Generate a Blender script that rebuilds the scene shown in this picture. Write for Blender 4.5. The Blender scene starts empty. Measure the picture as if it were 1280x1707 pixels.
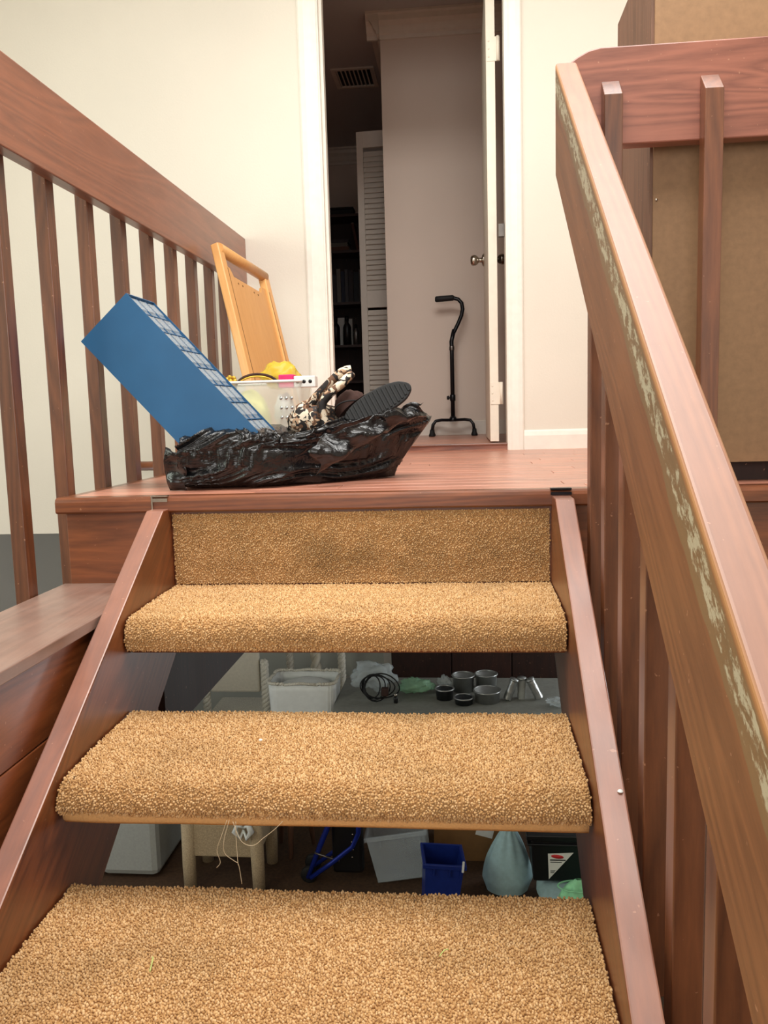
import bpy, bmesh, math, random
from mathutils import Vector, Matrix, Euler, noise
random.seed(7)
scene = bpy.context.scene
C = scene.collection
PI = math.pi

# ------------------------------------------------------------------ camera
cam_d = bpy.data.cameras.new('camera')
cam = bpy.data.objects.new('camera', cam_d)
C.objects.link(cam)
FPX = 1388.5
cam_d.sensor_fit = 'VERTICAL'
cam_d.sensor_height = 24.0
cam_d.lens = FPX * 24.0 / 1707.0
cam_d.clip_start = 0.02
_r = Vector((0.99514159, 0.09443247, -0.02785182))
_d = Vector((-0.01600289, -0.12398475, -0.99215507))
_f = Vector((-0.09714485, 0.98778049, -0.12187119))
_m = Matrix((_r, -_d, -_f)).transposed().to_4x4()
_m.translation = Vector((0.7037, -1.9117, 0.1905))
cam.matrix_world = _m
scene.camera = cam

# ------------------------------------------------------------------ world, lights, exposure
w = bpy.data.worlds.new('world')
scene.world = w
w.use_nodes = True
w.node_tree.nodes['Background'].inputs[0].default_value = (0.80, 0.90, 1.0, 1)
w.node_tree.nodes['Background'].inputs[1].default_value = 0.6


def area(name, loc, target, sx, sy, power, col):
    l = bpy.data.lights.new(name, 'AREA')
    l.shape = 'RECTANGLE'
    l.size = sx
    l.size_y = sy
    l.energy = power
    l.color = col
    o = bpy.data.objects.new(name, l)
    C.objects.link(o)
    o.location = loc
    d = Vector(target) - Vector(loc)
    o.rotation_euler = d.to_track_quat('-Z', 'Y').to_euler()
    return o


# daylight through the skylight, the windows of the upper stairwell and the lower room, plus one added fill lamp
area('skylight_daylight', (0.75, -0.45, 2.50), (0.75, -0.44, 0), 1.9, 1.9, 92, (1.0, 0.97, 0.92))
area('left_window_daylight', (-2.56, -1.3, 1.0), (0, -1.0, 0.7), 1.9, 1.5, 42, (0.91, 1.0, 0.84))
area('rear_window_daylight', (0.3, -4.5, 1.0), (0.4, 0, 0.4), 3.0, 1.7, 52, (1.0, 0.95, 0.90))
area('lower_window_daylight', (-2.56, 1.9, -1.25), (-0.2, 2.9, -1.9), 1.6, 1.1, 6, (0.86, 0.94, 1.0))
area('lower_added_fill', (2.96, 3.75, -1.2), (-2.6, 3.9, -0.9), 1.0, 1.1, 20, (0.92, 0.97, 1.0))  # fill lamp added to brighten the dark left wall of the lower room
vs = scene.view_settings
vs.view_transform = 'Standard'
vs.look = 'None'
vs.gamma = 1.0
vs.exposure = 0.28
vs.use_curve_mapping = False


# ------------------------------------------------------------------ helpers
def lin(c):
    out = []
    for v in c:
        v /= 255.0
        out.append(v / 12.92 if v <= 0.04045 else ((v + 0.055) / 1.055) ** 2.4)
    return (out[0], out[1], out[2], 1.0)


class NT:
    """small node-tree helper"""
    def __init__(s, name):
        s.m = bpy.data.materials.new(name)
        s.m.use_nodes = True
        s.t = s.m.node_tree
        s.b = s.t.nodes['Principled BSDF']

    def n(s, typ, **kw):
        nd = s.t.nodes.new(typ)
        for k, v in kw.items():
            setattr(nd, k, v)
        return nd

    def l(s, a, b):
        s.t.links.new(a, b)

    def val(s, nd, i, v):
        nd.inputs[i].default_value = v

    def ramp(s, fac, stops):
        r = s.n('ShaderNodeValToRGB')
        e = r.color_ramp.elements
        while len(e) < len(stops):
            e.new(0.5)
        for el, (p, c) in zip(e, stops):
            el.position = p
            el.color = c
        s.l(fac, r.inputs[0])
        return r.outputs[0]

    def noise(s, vec, scale, detail=4.0, rough=0.55, dist=0.0):
        nd = s.n('ShaderNodeTexNoise')
        nd.inputs['Scale'].default_value = scale
        nd.inputs['Detail'].default_value = detail
        nd.inputs['Roughness'].default_value = rough
        nd.inputs['Distortion'].default_value = dist
        if vec is not None:
            s.l(vec, nd.inputs['Vector'])
        return nd.outputs['Fac']

    def mix(s, fac, a, b, blend='MIX'):
        nd = s.n('ShaderNodeMix', data_type='RGBA', blend_type=blend)
        for sock, v in ((nd.inputs[0], fac), (nd.inputs[6], a), (nd.inputs[7], b)):
            if hasattr(v, 'is_linked'):
                s.l(v, sock)
            else:
                sock.default_value = v
        return nd.outputs[2]

    def math(s, op, a, b=None, c=None, clamp=False):
        nd = s.n('ShaderNodeMath', operation=op, use_clamp=clamp)
        for i, v in enumerate((a, b, c)):
            if v is None:
                continue
            if hasattr(v, 'is_linked'):
                s.l(v, nd.inputs[i])
            else:
                nd.inputs[i].default_value = v
        return nd.outputs[0]

    def bump(s, h, strength, dist=0.002):
        nd = s.n('ShaderNodeBump')
        nd.inputs['Strength'].default_value = strength
        nd.inputs['Distance'].default_value = dist
        s.l(h, nd.inputs['Height'])
        s.l(nd.outputs[0], s.b.inputs['Normal'])


def plain(name, col, rough=0.5, metal=0.0, var=0.08, nscale=30.0, bump=0.0, trans=0.0, ior=1.45,
          alpha=1.0, spec=0.5, sheen=0.0):
    t = NT(name)
    co = t.n('ShaderNodeTexCoord').outputs['Object']
    f = t.noise(co, nscale, 3.0)
    c = lin(col)
    d = tuple(max(0.0, v * (1 - var)) for v in c[:3]) + (1,)
    e = tuple(min(1.0, v * (1 + var)) for v in c[:3]) + (1,)
    t.l(t.ramp(f, [(0.3, d), (0.7, e)]), t.b.inputs['Base Color'])
    t.b.inputs['Roughness'].default_value = rough
    t.b.inputs['Metallic'].default_value = metal
    t.b.inputs['Transmission Weight'].default_value = trans
    t.b.inputs['IOR'].default_value = ior
    t.b.inputs['Alpha'].default_value = alpha
    t.b.inputs['Specular IOR Level'].default_value = spec
    t.b.inputs['Sheen Weight'].default_value = sheen
    if bump:
        t.bump(f, bump)
    return t.m


def wood(name, dark, light, axis='X', rough=0.38, slope=0.0, wear=None, coat=0.6, dust=0.0, figure=1.0, coat_rough=0.32, film=0.0):
    """stained board; grain along axis; slope rotates about X (for pitched boards along Y)"""
    t = NT(name)
    co = t.n('ShaderNodeTexCoord').outputs['Object']
    rnd = t.n('ShaderNodeObjectInfo').outputs['Random']
    add = t.n('ShaderNodeVectorMath', operation='ADD')
    cmb = t.n('ShaderNodeCombineXYZ')
    t.l(t.math('MULTIPLY', rnd, 7.3), cmb.inputs[0])
    t.l(t.math('MULTIPLY', rnd, 3.1), cmb.inputs[1])
    t.l(t.math('MULTIPLY', rnd, 5.7), cmb.inputs[2])
    t.l(co, add.inputs[0])
    t.l(cmb.outputs[0], add.inputs[1])
    mp = t.n('ShaderNodeMapping')
    mp.inputs['Rotation'].default_value = (-slope, 0, 0)
    t.l(add.outputs[0], mp.inputs['Vector'])
    mp2 = t.n('ShaderNodeMapping')
    s = {'X': (0.09, 1, 1), 'Y': (1, 0.09, 1), 'Z': (1, 1, 0.09)}[axis]
    mp2.inputs['Scale'].default_value = s
    t.l(mp.outputs[0], mp2.inputs['Vector'])
    v = mp2.outputs[0]
    # growth-ring figure: contour lines of a stretched noise
    big = t.noise(v, 7.0, 2.0, 0.5, 0.6)
    rings = t.math('PINGPONG', t.math('MULTIPLY', big, 26.0), 1.0)
    fine = t.noise(v, 160.0, 5.0, 0.65)
    tone = t.noise(v, 3.0, 3.0)
    f = t.math('ADD', t.math('MULTIPLY', rings, 0.22 * figure), t.math('MULTIPLY', fine, 0.50))
    f = t.math('ADD', f, t.math('MULTIPLY', tone, 0.42), clamp=True)
    col = t.ramp(f, [(0.26, lin(dark)), (0.80, lin(light))])
    # slight tone change from board to board
    hs = t.n('ShaderNodeHueSaturation')
    t.l(t.math('MULTIPLY_ADD', rnd, 0.26, 0.87), hs.inputs['Value'])
    t.l(col, hs.inputs['Color'])
    col = hs.outputs[0]
    # little pale flecks
    fl = t.noise(co, 95.0, 2.0, 0.5)
    col = t.mix(t.math('MULTIPLY', t.math('GREATER_THAN', fl, 0.735), 0.5), col, lin((190, 140, 110)))
    if dust:
        dn = t.noise(co, 9.0, 5.0, 0.6)
        col = t.mix(t.math('MULTIPLY', dn, dust), col, lin((176, 160, 150)))
    if wear:                                   # worn, whitish scuffed band along the top arris
        z0, sl, y0 = wear
        sep = t.n('ShaderNodeSeparateXYZ')
        t.l(co, sep.inputs[0])
        # vertical distance below the top edge
        dist = t.math('SUBTRACT', t.math('ADD', t.math('MULTIPLY', t.math('SUBTRACT', sep.outputs[1], y0), sl), z0),
                      sep.outputs[2])
        band = t.ramp(dist, [(0.006, (0, 0, 0, 1)), (0.020, (1, 1, 1, 1)), (0.055, (1, 1, 1, 1)), (0.100, (0, 0, 0, 1))])
        mpw = t.n('ShaderNodeMapping')
        mpw.inputs['Rotation'].default_value = (-slope, 0, 0)
        mpw.inputs['Scale'].default_value = (1, 1, 1)
        t.l(co, mpw.inputs['Vector'])
        mpw2 = t.n('ShaderNodeMapping')
        mpw2.inputs['Scale'].default_value = (1, 0.42, 1)
        t.l(mpw.outputs[0], mpw2.inputs['Vector'])
        n1 = t.noise(mpw2.outputs[0], 100.0, 5.0, 0.75)
        n2 = t.noise(mpw2.outputs[0], 16.0, 3.0, 0.6)
        # dull, finish-less zone, then whitish scratches inside it
        z1 = t.math('MULTIPLY', t.ramp(t.math('ADD', band, t.math('MULTIPLY', n2, 0.9)), [(0.95, (0, 0, 0, 1)), (1.25, (1, 1, 1, 1))]), 0.62)
        col = t.mix(z1, col, lin((124, 106, 74)))
        k = t.math('MULTIPLY', band, t.math('ADD', t.math('MULTIPLY', n1, 1.4), t.math('MULTIPLY', n2, 0.5)))
        k = t.math('MULTIPLY', t.ramp(k, [(0.88, (0, 0, 0, 1)), (1.02, (1, 1, 1, 1))]), 0.75)
        col = t.mix(k, col, lin((196, 190, 164)))
        ar = t.ramp(dist, [(0.0006, (0, 0, 0, 1)), (0.003, (1, 1, 1, 1)), (0.009, (1, 1, 1, 1)), (0.014, (0, 0, 0, 1))])
        col = t.mix(t.math('MULTIPLY', ar, 0.6), col, lin((206, 150, 96)))
    if film:                                   # dust, plus overhead sheen painted pale pink on upward faces
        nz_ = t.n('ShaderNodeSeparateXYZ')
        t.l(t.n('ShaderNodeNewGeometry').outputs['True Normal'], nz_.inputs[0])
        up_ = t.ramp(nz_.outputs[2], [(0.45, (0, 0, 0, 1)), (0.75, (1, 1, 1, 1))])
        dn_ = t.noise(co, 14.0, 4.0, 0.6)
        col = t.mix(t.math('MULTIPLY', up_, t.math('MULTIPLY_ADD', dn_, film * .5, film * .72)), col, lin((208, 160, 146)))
    t.l(col, t.b.inputs['Base Color'])
    rr = t.math('MULTIPLY_ADD', tone, 0.22, rough - 0.1)
    t.l(rr, t.b.inputs['Roughness'])
    t.b.inputs['Coat Weight'].default_value = coat
    t.b.inputs['Coat Roughness'].default_value = coat_rough
    t.bump(fine, 0.10, 0.001)
    return t.m


def wmx(o):
    m = o.matrix_basis.copy()
    if o.parent:
        m = wmx(o.parent) @ o.matrix_parent_inverse @ m
    return m


def adopt(o, parent, world):
    if parent:
        o.parent = parent
        if world:
            o.matrix_parent_inverse = wmx(parent).inverted()


def tag(o, label=None, cat=None, group=None, kind=None):
    if label:
        o['label'] = label
    if cat:
        o['category'] = cat
    if group:
        o['group'] = group
    if kind:
        o['kind'] = kind
    return o


def thing(name, label, cat, loc=(0, 0, 0), rot=(0, 0, 0), group=None, kind=None):
    o = bpy.data.objects.new(name, None)
    C.objects.link(o)
    o.location = loc
    o.rotation_euler = rot
    o.empty_display_size = 0.1
    return tag(o, label, cat, group, kind)


class MB:
    def __init__(s):
        s.bm = bmesh.new()

    def box(s, x0, x1, y0, y1, z0, z1, bev=0.0, seg=2, mat=None):
        b = bmesh.new()
        bmesh.ops.create_cube(b, size=1.0)
        for v in b.verts:
            v.co = Vector((x0 + (v.co.x + .5) * (x1 - x0), y0 + (v.co.y + .5) * (y1 - y0), z0 + (v.co.z + .5) * (z1 - z0)))
        if bev:
            bmesh.ops.bevel(b, geom=b.edges[:], offset=bev, segments=seg, affect='EDGES', profile=0.5)
        return s.merge(b, mat)

    def merge(s, b, mat=None):
        if mat is not None:
            b.transform(mat)
        me = bpy.data.meshes.new('tmp')
        b.to_mesh(me)
        b.free()
        s.bm.from_mesh(me)
        bpy.data.meshes.remove(me)
        return s

    def prism(s, poly, axis, a0, a1, bev=0.0, seg=2, mat=None):
        """poly = list of 2D points; axis X: (y,z), Y: (x,z), Z: (x,y)"""
        b = bmesh.new()

        def P(p, a):
            return {'X': (a, p[0], p[1]), 'Y': (p[0], a, p[1]), 'Z': (p[0], p[1], a)}[axis]
        v0 = [b.verts.new(P(p, a0)) for p in poly]
        v1 = [b.verts.new(P(p, a1)) for p in poly]
        n = len(poly)
        b.faces.new(v0)
        b.faces.new(v1[::-1])
        for i in range(n):
            b.faces.new((v0[i], v1[i], v1[(i + 1) % n], v0[(i + 1) % n]))
        bmesh.ops.recalc_face_normals(b, faces=b.faces[:])
        if bev:
            bmesh.ops.bevel(b, geom=b.edges[:], offset=bev, segments=seg, affect='EDGES', profile=0.5)
        return s.merge(b, mat)

    def tube(s, pts, r, n=8, cap=True, mat=None):
        """sweep of a circle along a polyline; r scalar or list"""
        pts = [Vector(p) for p in pts]
        rs = r if isinstance(r, (list, tuple)) else [r] * len(pts)
        b = bmesh.new()
        rings = []
        up = None
        for i, p in enumerate(pts):
            t = (pts[min(i + 1, len(pts) - 1)] - pts[max(i - 1, 0)]).normalized()
            if up is None:
                up = Vector((0, 0, 1)) if abs(t.z) < 0.9 else Vector((1, 0, 0))
            u = (up - t * up.dot(t)).normalized()
            up = u
            q = t.cross(u)
            rings.append([b.verts.new(p + (u * math.cos(a) + q * math.sin(a)) * rs[i])
                          for a in [2 * PI * k / n for k in range(n)]])
        for i in range(len(rings) - 1):
            for k in range(n):
                f = b.faces.new((rings[i][k], rings[i][(k + 1) % n], rings[i + 1][(k + 1) % n], rings[i + 1][k]))
                f.smooth = True
        if cap:
            b.faces.new(rings[0][::-1])
            b.faces.new(rings[-1])
        bmesh.ops.recalc_face_normals(b, faces=b.faces[:])
        return s.merge(b, mat)

    def lathe(s, prof, n=20, center=(0, 0, 0), mat=None, smooth=True):
        """prof = list of (r, z)"""
        b = bmesh.new()
        cx, cy, cz = center
        rings = []
        for r, z in prof:
            if r < 1e-6:
                rings.append([b.verts.new((cx, cy, cz + z))])
            else:
                rings.append([b.verts.new((cx + r * math.cos(2 * PI * k / n), cy + r * math.sin(2 * PI * k / n), cz + z))
                              for k in range(n)])
        for i in range(len(rings) - 1):
            A, B = rings[i], rings[i + 1]
            for k in range(n):
                if len(A) == 1 and len(B) == 1:
                    continue
                if len(A) == 1:
                    f = b.faces.new((A[0], B[(k + 1) % n], B[k]))
                elif len(B) == 1:
                    f = b.faces.new((A[k], A[(k + 1) % n], B[0]))
                else:
                    f = b.faces.new((A[k], A[(k + 1) % n], B[(k + 1) % n], B[k]))
                f.smooth = smooth
        bmesh.ops.recalc_face_normals(b, faces=b.faces[:])
        return s.merge(b, mat)

    def grid(s, fn, nu, nv, closed_u=False, mat=None):
        """fn(u,v) -> Vector, u,v in 0..1"""
        b = bmesh.new()
        V = [[b.verts.new(fn(i / (nu if closed_u else nu - 1), j / (nv - 1))) for j in range(nv)] for i in range(nu)]
        for i in range(nu if closed_u else nu - 1):
            for j in range(nv - 1):
                f = b.faces.new((V[i][j], V[(i + 1) % nu][j], V[(i + 1) % nu][j + 1], V[i][j + 1]))
                f.smooth = True
        bmesh.ops.recalc_face_normals(b, faces=b.faces[:])
        return s.merge(b, mat)

    def build(s, name, mat, parent=None, world=True):
        me = bpy.data.meshes.new(name)
        s.bm.to_mesh(me)
        s.bm.free()
        me.materials.append(mat)
        o = bpy.data.objects.new(name, me)
        C.objects.link(o)
        adopt(o, parent, world)
        return o


def bx(name, mat, parent, x0, x1, y0, y1, z0, z1, bev=0.0, world=True, seg=2):
    return MB().box(x0, x1, y0, y1, z0, z1, bev, seg).build(name, mat, parent, world)


def struct(o):
    o['kind'] = 'structure'
    return o


def clone(o, name, parent=None, loc=None):
    c = o.copy()
    C.objects.link(c)
    c.parent = parent if parent is not None else o.parent
    if loc is not None:
        c.location = loc
    return c


def solid(o, th, offset=-1.0):
    m = o.modifiers.new('thickness', 'SOLIDIFY')
    m.thickness = th
    m.offset = offset
    return o


# ------------------------------------------------------------------ materials
STAIN_D, STAIN_L = (76, 35, 15), (142, 78, 41)
M = {}
M['wood_x'] = wood('stained_wood_x', STAIN_D, STAIN_L, 'X')
M['wood_y'] = wood('stained_wood_y', STAIN_D, STAIN_L, 'Y')
M['wood_z'] = wood('stained_wood_z', (68, 34, 18), (124, 72, 42), 'Z')
PITCH = math.atan(0.655)
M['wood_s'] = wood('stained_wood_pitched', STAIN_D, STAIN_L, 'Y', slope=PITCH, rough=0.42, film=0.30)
M['rail_left'] = wood('rail_wood_y', (106, 56, 33), (160, 94, 62), 'Y', rough=0.42, dust=0.10)
M['rail_back'] = wood('rail_wood_x', (104, 56, 42), (156, 94, 74), 'X', rough=0.45, figure=1.6)
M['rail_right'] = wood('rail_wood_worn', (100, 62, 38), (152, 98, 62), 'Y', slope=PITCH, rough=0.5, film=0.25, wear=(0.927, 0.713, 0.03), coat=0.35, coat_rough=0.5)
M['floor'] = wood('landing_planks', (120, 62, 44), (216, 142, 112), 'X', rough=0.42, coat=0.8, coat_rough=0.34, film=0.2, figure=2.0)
M['ledge_top'] = wood('ledge_top', (96, 58, 44), (150, 104, 86), 'Y', rough=0.5, dust=0.45)
M['dark_wood'] = wood('dark_wood', (28, 12, 8), (58, 28, 18), 'Z', rough=0.55, coat=0.0)
M['shelf_wood'] = wood('shelf_wood', (40, 18, 12), (70, 34, 22), 'X', rough=0.5)
M['bamboo'] = wood('bamboo', (212, 152, 88), (236, 182, 116), 'Y', rough=0.4, coat=0.2, figure=0.4)
M['cab_side'] = wood('cabinet_side', (82, 58, 42), (128, 92, 72), 'Z', rough=0.55, coat=0.0)
M['hardboard'] = plain('hardboard', (150, 116, 84), 0.6, var=0.10, nscale=60, bump=0.05)


def wall_mat(name, col, bump=0.25):
    t = NT(name)
    co = t.n('ShaderNodeTexCoord').outputs['Object']
    n1 = t.noise(co, 140.0, 3.0)
    n2 = t.noise(co, 1.3, 3.0)
    c = lin(col)
    d = tuple(v * 0.94 for v in c[:3]) + (1,)
    t.l(t.ramp(n2, [(0.3, d), (0.7, c)]), t.b.inputs['Base Color'])
    t.b.inputs['Roughness'].default_value = 0.7
    t.b.inputs['Specular IOR Level'].default_value = 0.25
    t.bump(n1, bump, 0.002)
    return t.m


M['wall'] = wall_mat('wall_paint', (230, 223, 210))
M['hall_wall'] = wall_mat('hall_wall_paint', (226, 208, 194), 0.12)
M['ceiling'] = wall_mat('ceiling_paint', (240, 236, 228))
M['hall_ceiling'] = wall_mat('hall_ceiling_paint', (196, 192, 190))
M['lower_wall'] = wall_mat('lower_wall_paint', (206, 208, 198))
M['trim'] = plain('white_trim', (242, 236, 226), 0.4, var=0.03)
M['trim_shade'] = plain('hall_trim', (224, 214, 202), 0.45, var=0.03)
M['door'] = plain('door_paint', (236, 226, 210), 0.45, var=0.03)
M['lower_floor'] = plain('lower_carpet', (72, 50, 32), 0.9, var=0.25, nscale=60, bump=0.4)
M['chrome'] = plain('satin_nickel', (190, 182, 170), 0.25, 1.0, var=0.03)
M['steel'] = plain('dark_steel', (110, 104, 100), 0.35, 1.0, var=0.1)
M['black_metal'] = plain('black_metal', (22, 22, 26), 0.3, 0.3, var=0.1)
M['rubber'] = plain('black_rubber', (18, 18, 19), 0.65, var=0.1)
M['black'] = plain('black_plastic', (16, 16, 18), 0.4, var=0.1)
M['blue_box'] = plain('blue_enamel', (38, 92, 136), 0.42, var=0.05, nscale=12)
M['blue'] = plain('blue_plastic', (24, 44, 120), 0.35, var=0.1)
M['blue_tube'] = plain('blue_metal_tube', (30, 48, 140), 0.25, 0.4, var=0.05)
M['white_plastic'] = plain('white_plastic', (232, 234, 230), 0.45, var=0.04)
M['tin'] = plain('grey_metal', (176, 178, 176), 0.35, 0.85, var=0.1)
M['pan_dark'] = plain('dark_pan_metal', (70, 72, 74), 0.4, 0.8, var=0.2)
M['grey_cloth'] = plain('grey_upholstery', (158, 160, 155), 0.9, var=0.06, nscale=90, bump=0.15)
M['wicker'] = plain('white_wicker', (214, 208, 192), 0.7, var=0.25, nscale=140, bump=0.6)
M['wicker_tan'] = plain('tan_wicker', (172, 152, 122), 0.75, var=0.25, nscale=160, bump=0.6)
M['cream_cloth'] = plain('cream_upholstery', (206, 198, 180), 0.9, var=0.06, nscale=60, bump=0.1)
M['pale_blue_cloth'] = plain('pale_blue_cloth', (170, 200, 204), 0.9, var=0.08, nscale=40, bump=0.2)
M['table_top'] = plain('table_laminate', (140, 140, 132), 0.5, var=0.1)
M['mint'] = plain('mint_cloth', (150, 220, 170), 0.7, var=0.2, nscale=25)
M['cardboard'] = plain('cardboard', (128, 92, 54), 0.85, var=0.08, nscale=20)
M['paper'] = plain('white_paper', (230, 228, 222), 0.7, var=0.03)
M['pink'] = plain('pink_plastic', (226, 36, 110), 0.4, var=0.1)
M['gold'] = plain('gold_plastic', (214, 170, 60), 0.35, 0.4, var=0.2)
M['yellow_cloth'] = plain('yellow_fabric', (226, 206, 96), 0.7, var=0.25, nscale=25)
M['lime_cloth'] = plain('pale_lime_fabric', (222, 222, 140), 0.8, var=0.2, nscale=18)
M['brown_felt'] = plain('brown_suede', (66, 42, 36), 0.85, var=0.2, nscale=60, bump=0.2)
M['tread_lint'] = plain('white_lint', (240, 236, 226), 0.8, var=0.03)
M['grass'] = plain('dry_grass', (190, 200, 120), 0.7, var=0.1)
M['thread'] = plain('carpet_thread', (206, 190, 160), 0.8, var=0.1)


def translucent(name, col, rough, alpha, trans=0.0):
    return plain(name, col, rough, 0, 0.05, 20, 0, trans, 1.3, alpha)


M['clear'] = translucent('clear_plastic', (206, 216, 222), 0.12, 0.26)
M['frosted'] = translucent('frosted_plastic', (234, 238, 230), 0.35, 0.30)
M['film'] = translucent('clear_film', (214, 224, 226), 0.12, 0.38)
M['amber_film'] = translucent('amber_film', (228, 196, 70), 0.2, 0.7)
M['green_film'] = translucent('green_film', (150, 196, 160), 0.2, 0.6)


def bag_mat():
    t = NT('black_bin_liner')
    co = t.n('ShaderNodeTexCoord').outputs['Object']
    mp = t.n('ShaderNodeMapping')
    mp.inputs['Rotation'].default_value = (0, 0.35, 0.2)
    mp.inputs['Scale'].default_value = (0.35, 1, 1)
    t.l(co, mp.inputs['Vector'])
    n1 = t.noise(mp.outputs[0], 45.0, 3.0, 0.5, 1.5)
    n2 = t.noise(co, 120.0, 2.0)
    t.b.inputs['Base Color'].default_value = lin((15, 15, 17))
    t.l(t.math('MULTIPLY_ADD', n2, 0.12, 0.17), t.b.inputs['Roughness'])
    t.b.inputs['Specular IOR Level'].default_value = 0.55
    t.bump(n1, 0.45, 0.010)
    return t.m


M['bin_liner'] = bag_mat()


def camo_mat():
    t = NT('camouflage_strap')
    co = t.n('ShaderNodeTexCoord').outputs['Object']
    v = t.n('ShaderNodeTexVoronoi')
    v.inputs['Scale'].default_value = 75.0
    n = t.n('ShaderNodeTexNoise')
    n.inputs['Scale'].default_value = 22.0
    t.l(co, n.inputs['Vector'])
    mx = t.mix(0.12, co, n.outputs['Color'])
    t.l(mx, v.inputs['Vector'])
    sp = t.n('ShaderNodeSeparateColor')
    t.l(v.outputs['Color'], sp.inputs[0])
    c = t.ramp(sp.outputs[0], [(0.0, lin((34, 28, 26))), (0.28, lin((230, 214, 190))), (0.5, lin((112, 78, 56))),
                               (0.68, lin((196, 160, 128))), (0.85, lin((44, 40, 40)))])
    t.t.nodes[c.node.name].color_ramp.interpolation = 'CONSTANT'
    t.l(c, t.b.inputs['Base Color'])
    t.b.inputs['Roughness'].default_value = 0.7
    return t.m


M['camo'] = camo_mat()


def carpet_mat():
    t = NT('golden_carpet')
    pos = t.n('ShaderNodeNewGeometry').outputs['Position']
    rnd = t.n('ShaderNodeObjectInfo').outputs['Random']
    base = t.ramp(rnd, [(0.0, lin((178, 134, 84))), (0.5, lin((206, 163, 110))), (1.0, lin((224, 188, 140)))])
    n = t.noise(pos, 5.5, 4.0, 0.6)
    soil = t.math('MULTIPLY', t.ramp(n, [(0.48, (0, 0, 0, 1)), (0.70, (1, 1, 1, 1))]), 0.38)
    col = t.mix(soil, base, lin((150, 118, 78)))
    n3 = t.noise(pos, 48.0, 2.0, 0.5)
    spot = t.math('MULTIPLY', t.math('GREATER_THAN', n3, 0.735), 0.6)
    col = t.mix(spot, col, lin((110, 78, 48)))
    # shoe scuffs low on the carpeted riser
    sp = t.n('ShaderNodeSeparateXYZ')
    t.l(pos, sp.inputs[0])
    rz = t.ramp(t.math('MULTIPLY', sp.outputs[2], -1.0), [(0.07, (0, 0, 0, 1)), (0.15, (1, 1, 1, 1)), (0.20, (0.5, 0.5, 0.5, 1)), (0.212, (0, 0, 0, 1))])
    rx = t.ramp(sp.outputs[0], [(0.10, (0, 0, 0, 1)), (0.35, (1, 1, 1, 1)), (0.80, (1, 1, 1, 1)), (0.90, (0.4, 0.4, 0.4, 1))])
    ry = t.math('GREATER_THAN', sp.outputs[1], -0.03)
    n4 = t.noise(pos, 9.0, 3.0, 0.6)
    k = t.math('MULTIPLY', t.math('MULTIPLY', rz, rx), t.math('MULTIPLY', ry, t.ramp(n4, [(0.35, (0, 0, 0, 1)), (0.62, (1, 1, 1, 1))])))
    col = t.mix(t.math('MULTIPLY', k, 0.5), col, lin((116, 86, 50)))
    t.l(col, t.b.inputs['Base Color'])
    t.b.inputs['Roughness'].default_value = 0.85
    t.b.inputs['Specular IOR Level'].default_value = 0.15
    t.b.inputs['Sheen Weight'].default_value = 0.15
    return t.m


M['carpet'] = carpet_mat()
M['carpet_back'] = plain('carpet_backing', (208, 164, 110), 0.95, var=0.1, nscale=250, bump=0.5)

# carpet tufts: geometry nodes that scatter small loops over the carpet's own surface
def pile_group():
    g = bpy.data.node_groups.new('carpet_tufts', 'GeometryNodeTree')
    g.interface.new_socket('Geometry', in_out='INPUT', socket_type='NodeSocketGeometry')
    g.interface.new_socket('Geometry', in_out='OUTPUT', socket_type='NodeSocketGeometry')
    N, L = g.nodes.new, g.links.new
    gi, go = N('NodeGroupInput'), N('NodeGroupOutput')
    d = N('GeometryNodeDistributePointsOnFaces')
    d.distribute_method = 'POISSON'
    d.inputs['Distance Min'].default_value = 0.0027
    d.inputs['Density Max'].default_value = 190000.0
    ico = N('GeometryNodeMeshIcoSphere')
    ico.inputs['Radius'].default_value = 0.0022
    ico.inputs['Subdivisions'].default_value = 1
    tr = N('GeometryNodeTransform')
    tr.inputs['Scale'].default_value = (0.95, 0.95, 1.5)
    tr.inputs['Translation'].default_value = (0, 0, 0.0016)
    sm = N('GeometryNodeSetShadeSmooth')
    mt = N('GeometryNodeSetMaterial')
    mt.inputs['Material'].default_value = M['carpet']
    ins = N('GeometryNodeInstanceOnPoints')
    rr = N('FunctionNodeRandomValue')
    rr.data_type = 'FLOAT_VECTOR'
    rr.inputs[0].default_value = (-0.45, -0.45, -3.1)
    rr.inputs[1].default_value = (0.45, 0.45, 3.1)
    rot = N('FunctionNodeRotateRotation')
    rot.rotation_space = 'LOCAL'
    rs = N('FunctionNodeRandomValue')
    rs.data_type = 'FLOAT'
    rs.inputs[2].default_value = 0.7
    rs.inputs[3].default_value = 1.25
    j = N('GeometryNodeJoinGeometry')
    L(gi.outputs[0], d.inputs['Mesh'])
    L(ico.outputs['Mesh'], tr.inputs['Geometry'])
    L(tr.outputs[0], sm.inputs[0])
    L(sm.outputs[0], mt.inputs['Geometry'])
    L(d.outputs['Points'], ins.inputs['Points'])
    L(mt.outputs[0], ins.inputs['Instance'])
    L(d.outputs['Rotation'], rot.inputs[0])
    e2r = N('FunctionNodeEulerToRotation')
    L(rr.outputs[0], e2r.inputs[0])
    L(e2r.outputs[0], rot.inputs[1])
    L(rot.outputs[0], ins.inputs['Rotation'])
    L(rs.outputs[1], ins.inputs['Scale'])
    L(gi.outputs[0], j.inputs[0])
    L(ins.outputs[0], j.inputs[0])
    L(j.outputs[0], go.inputs[0])
    return g


PILE = pile_group()


def pile(o):
    m = o.modifiers.new('pile', 'NODES')
    m.node_group = PILE
    o['kind'] = 'stuff'
    return o


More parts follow.
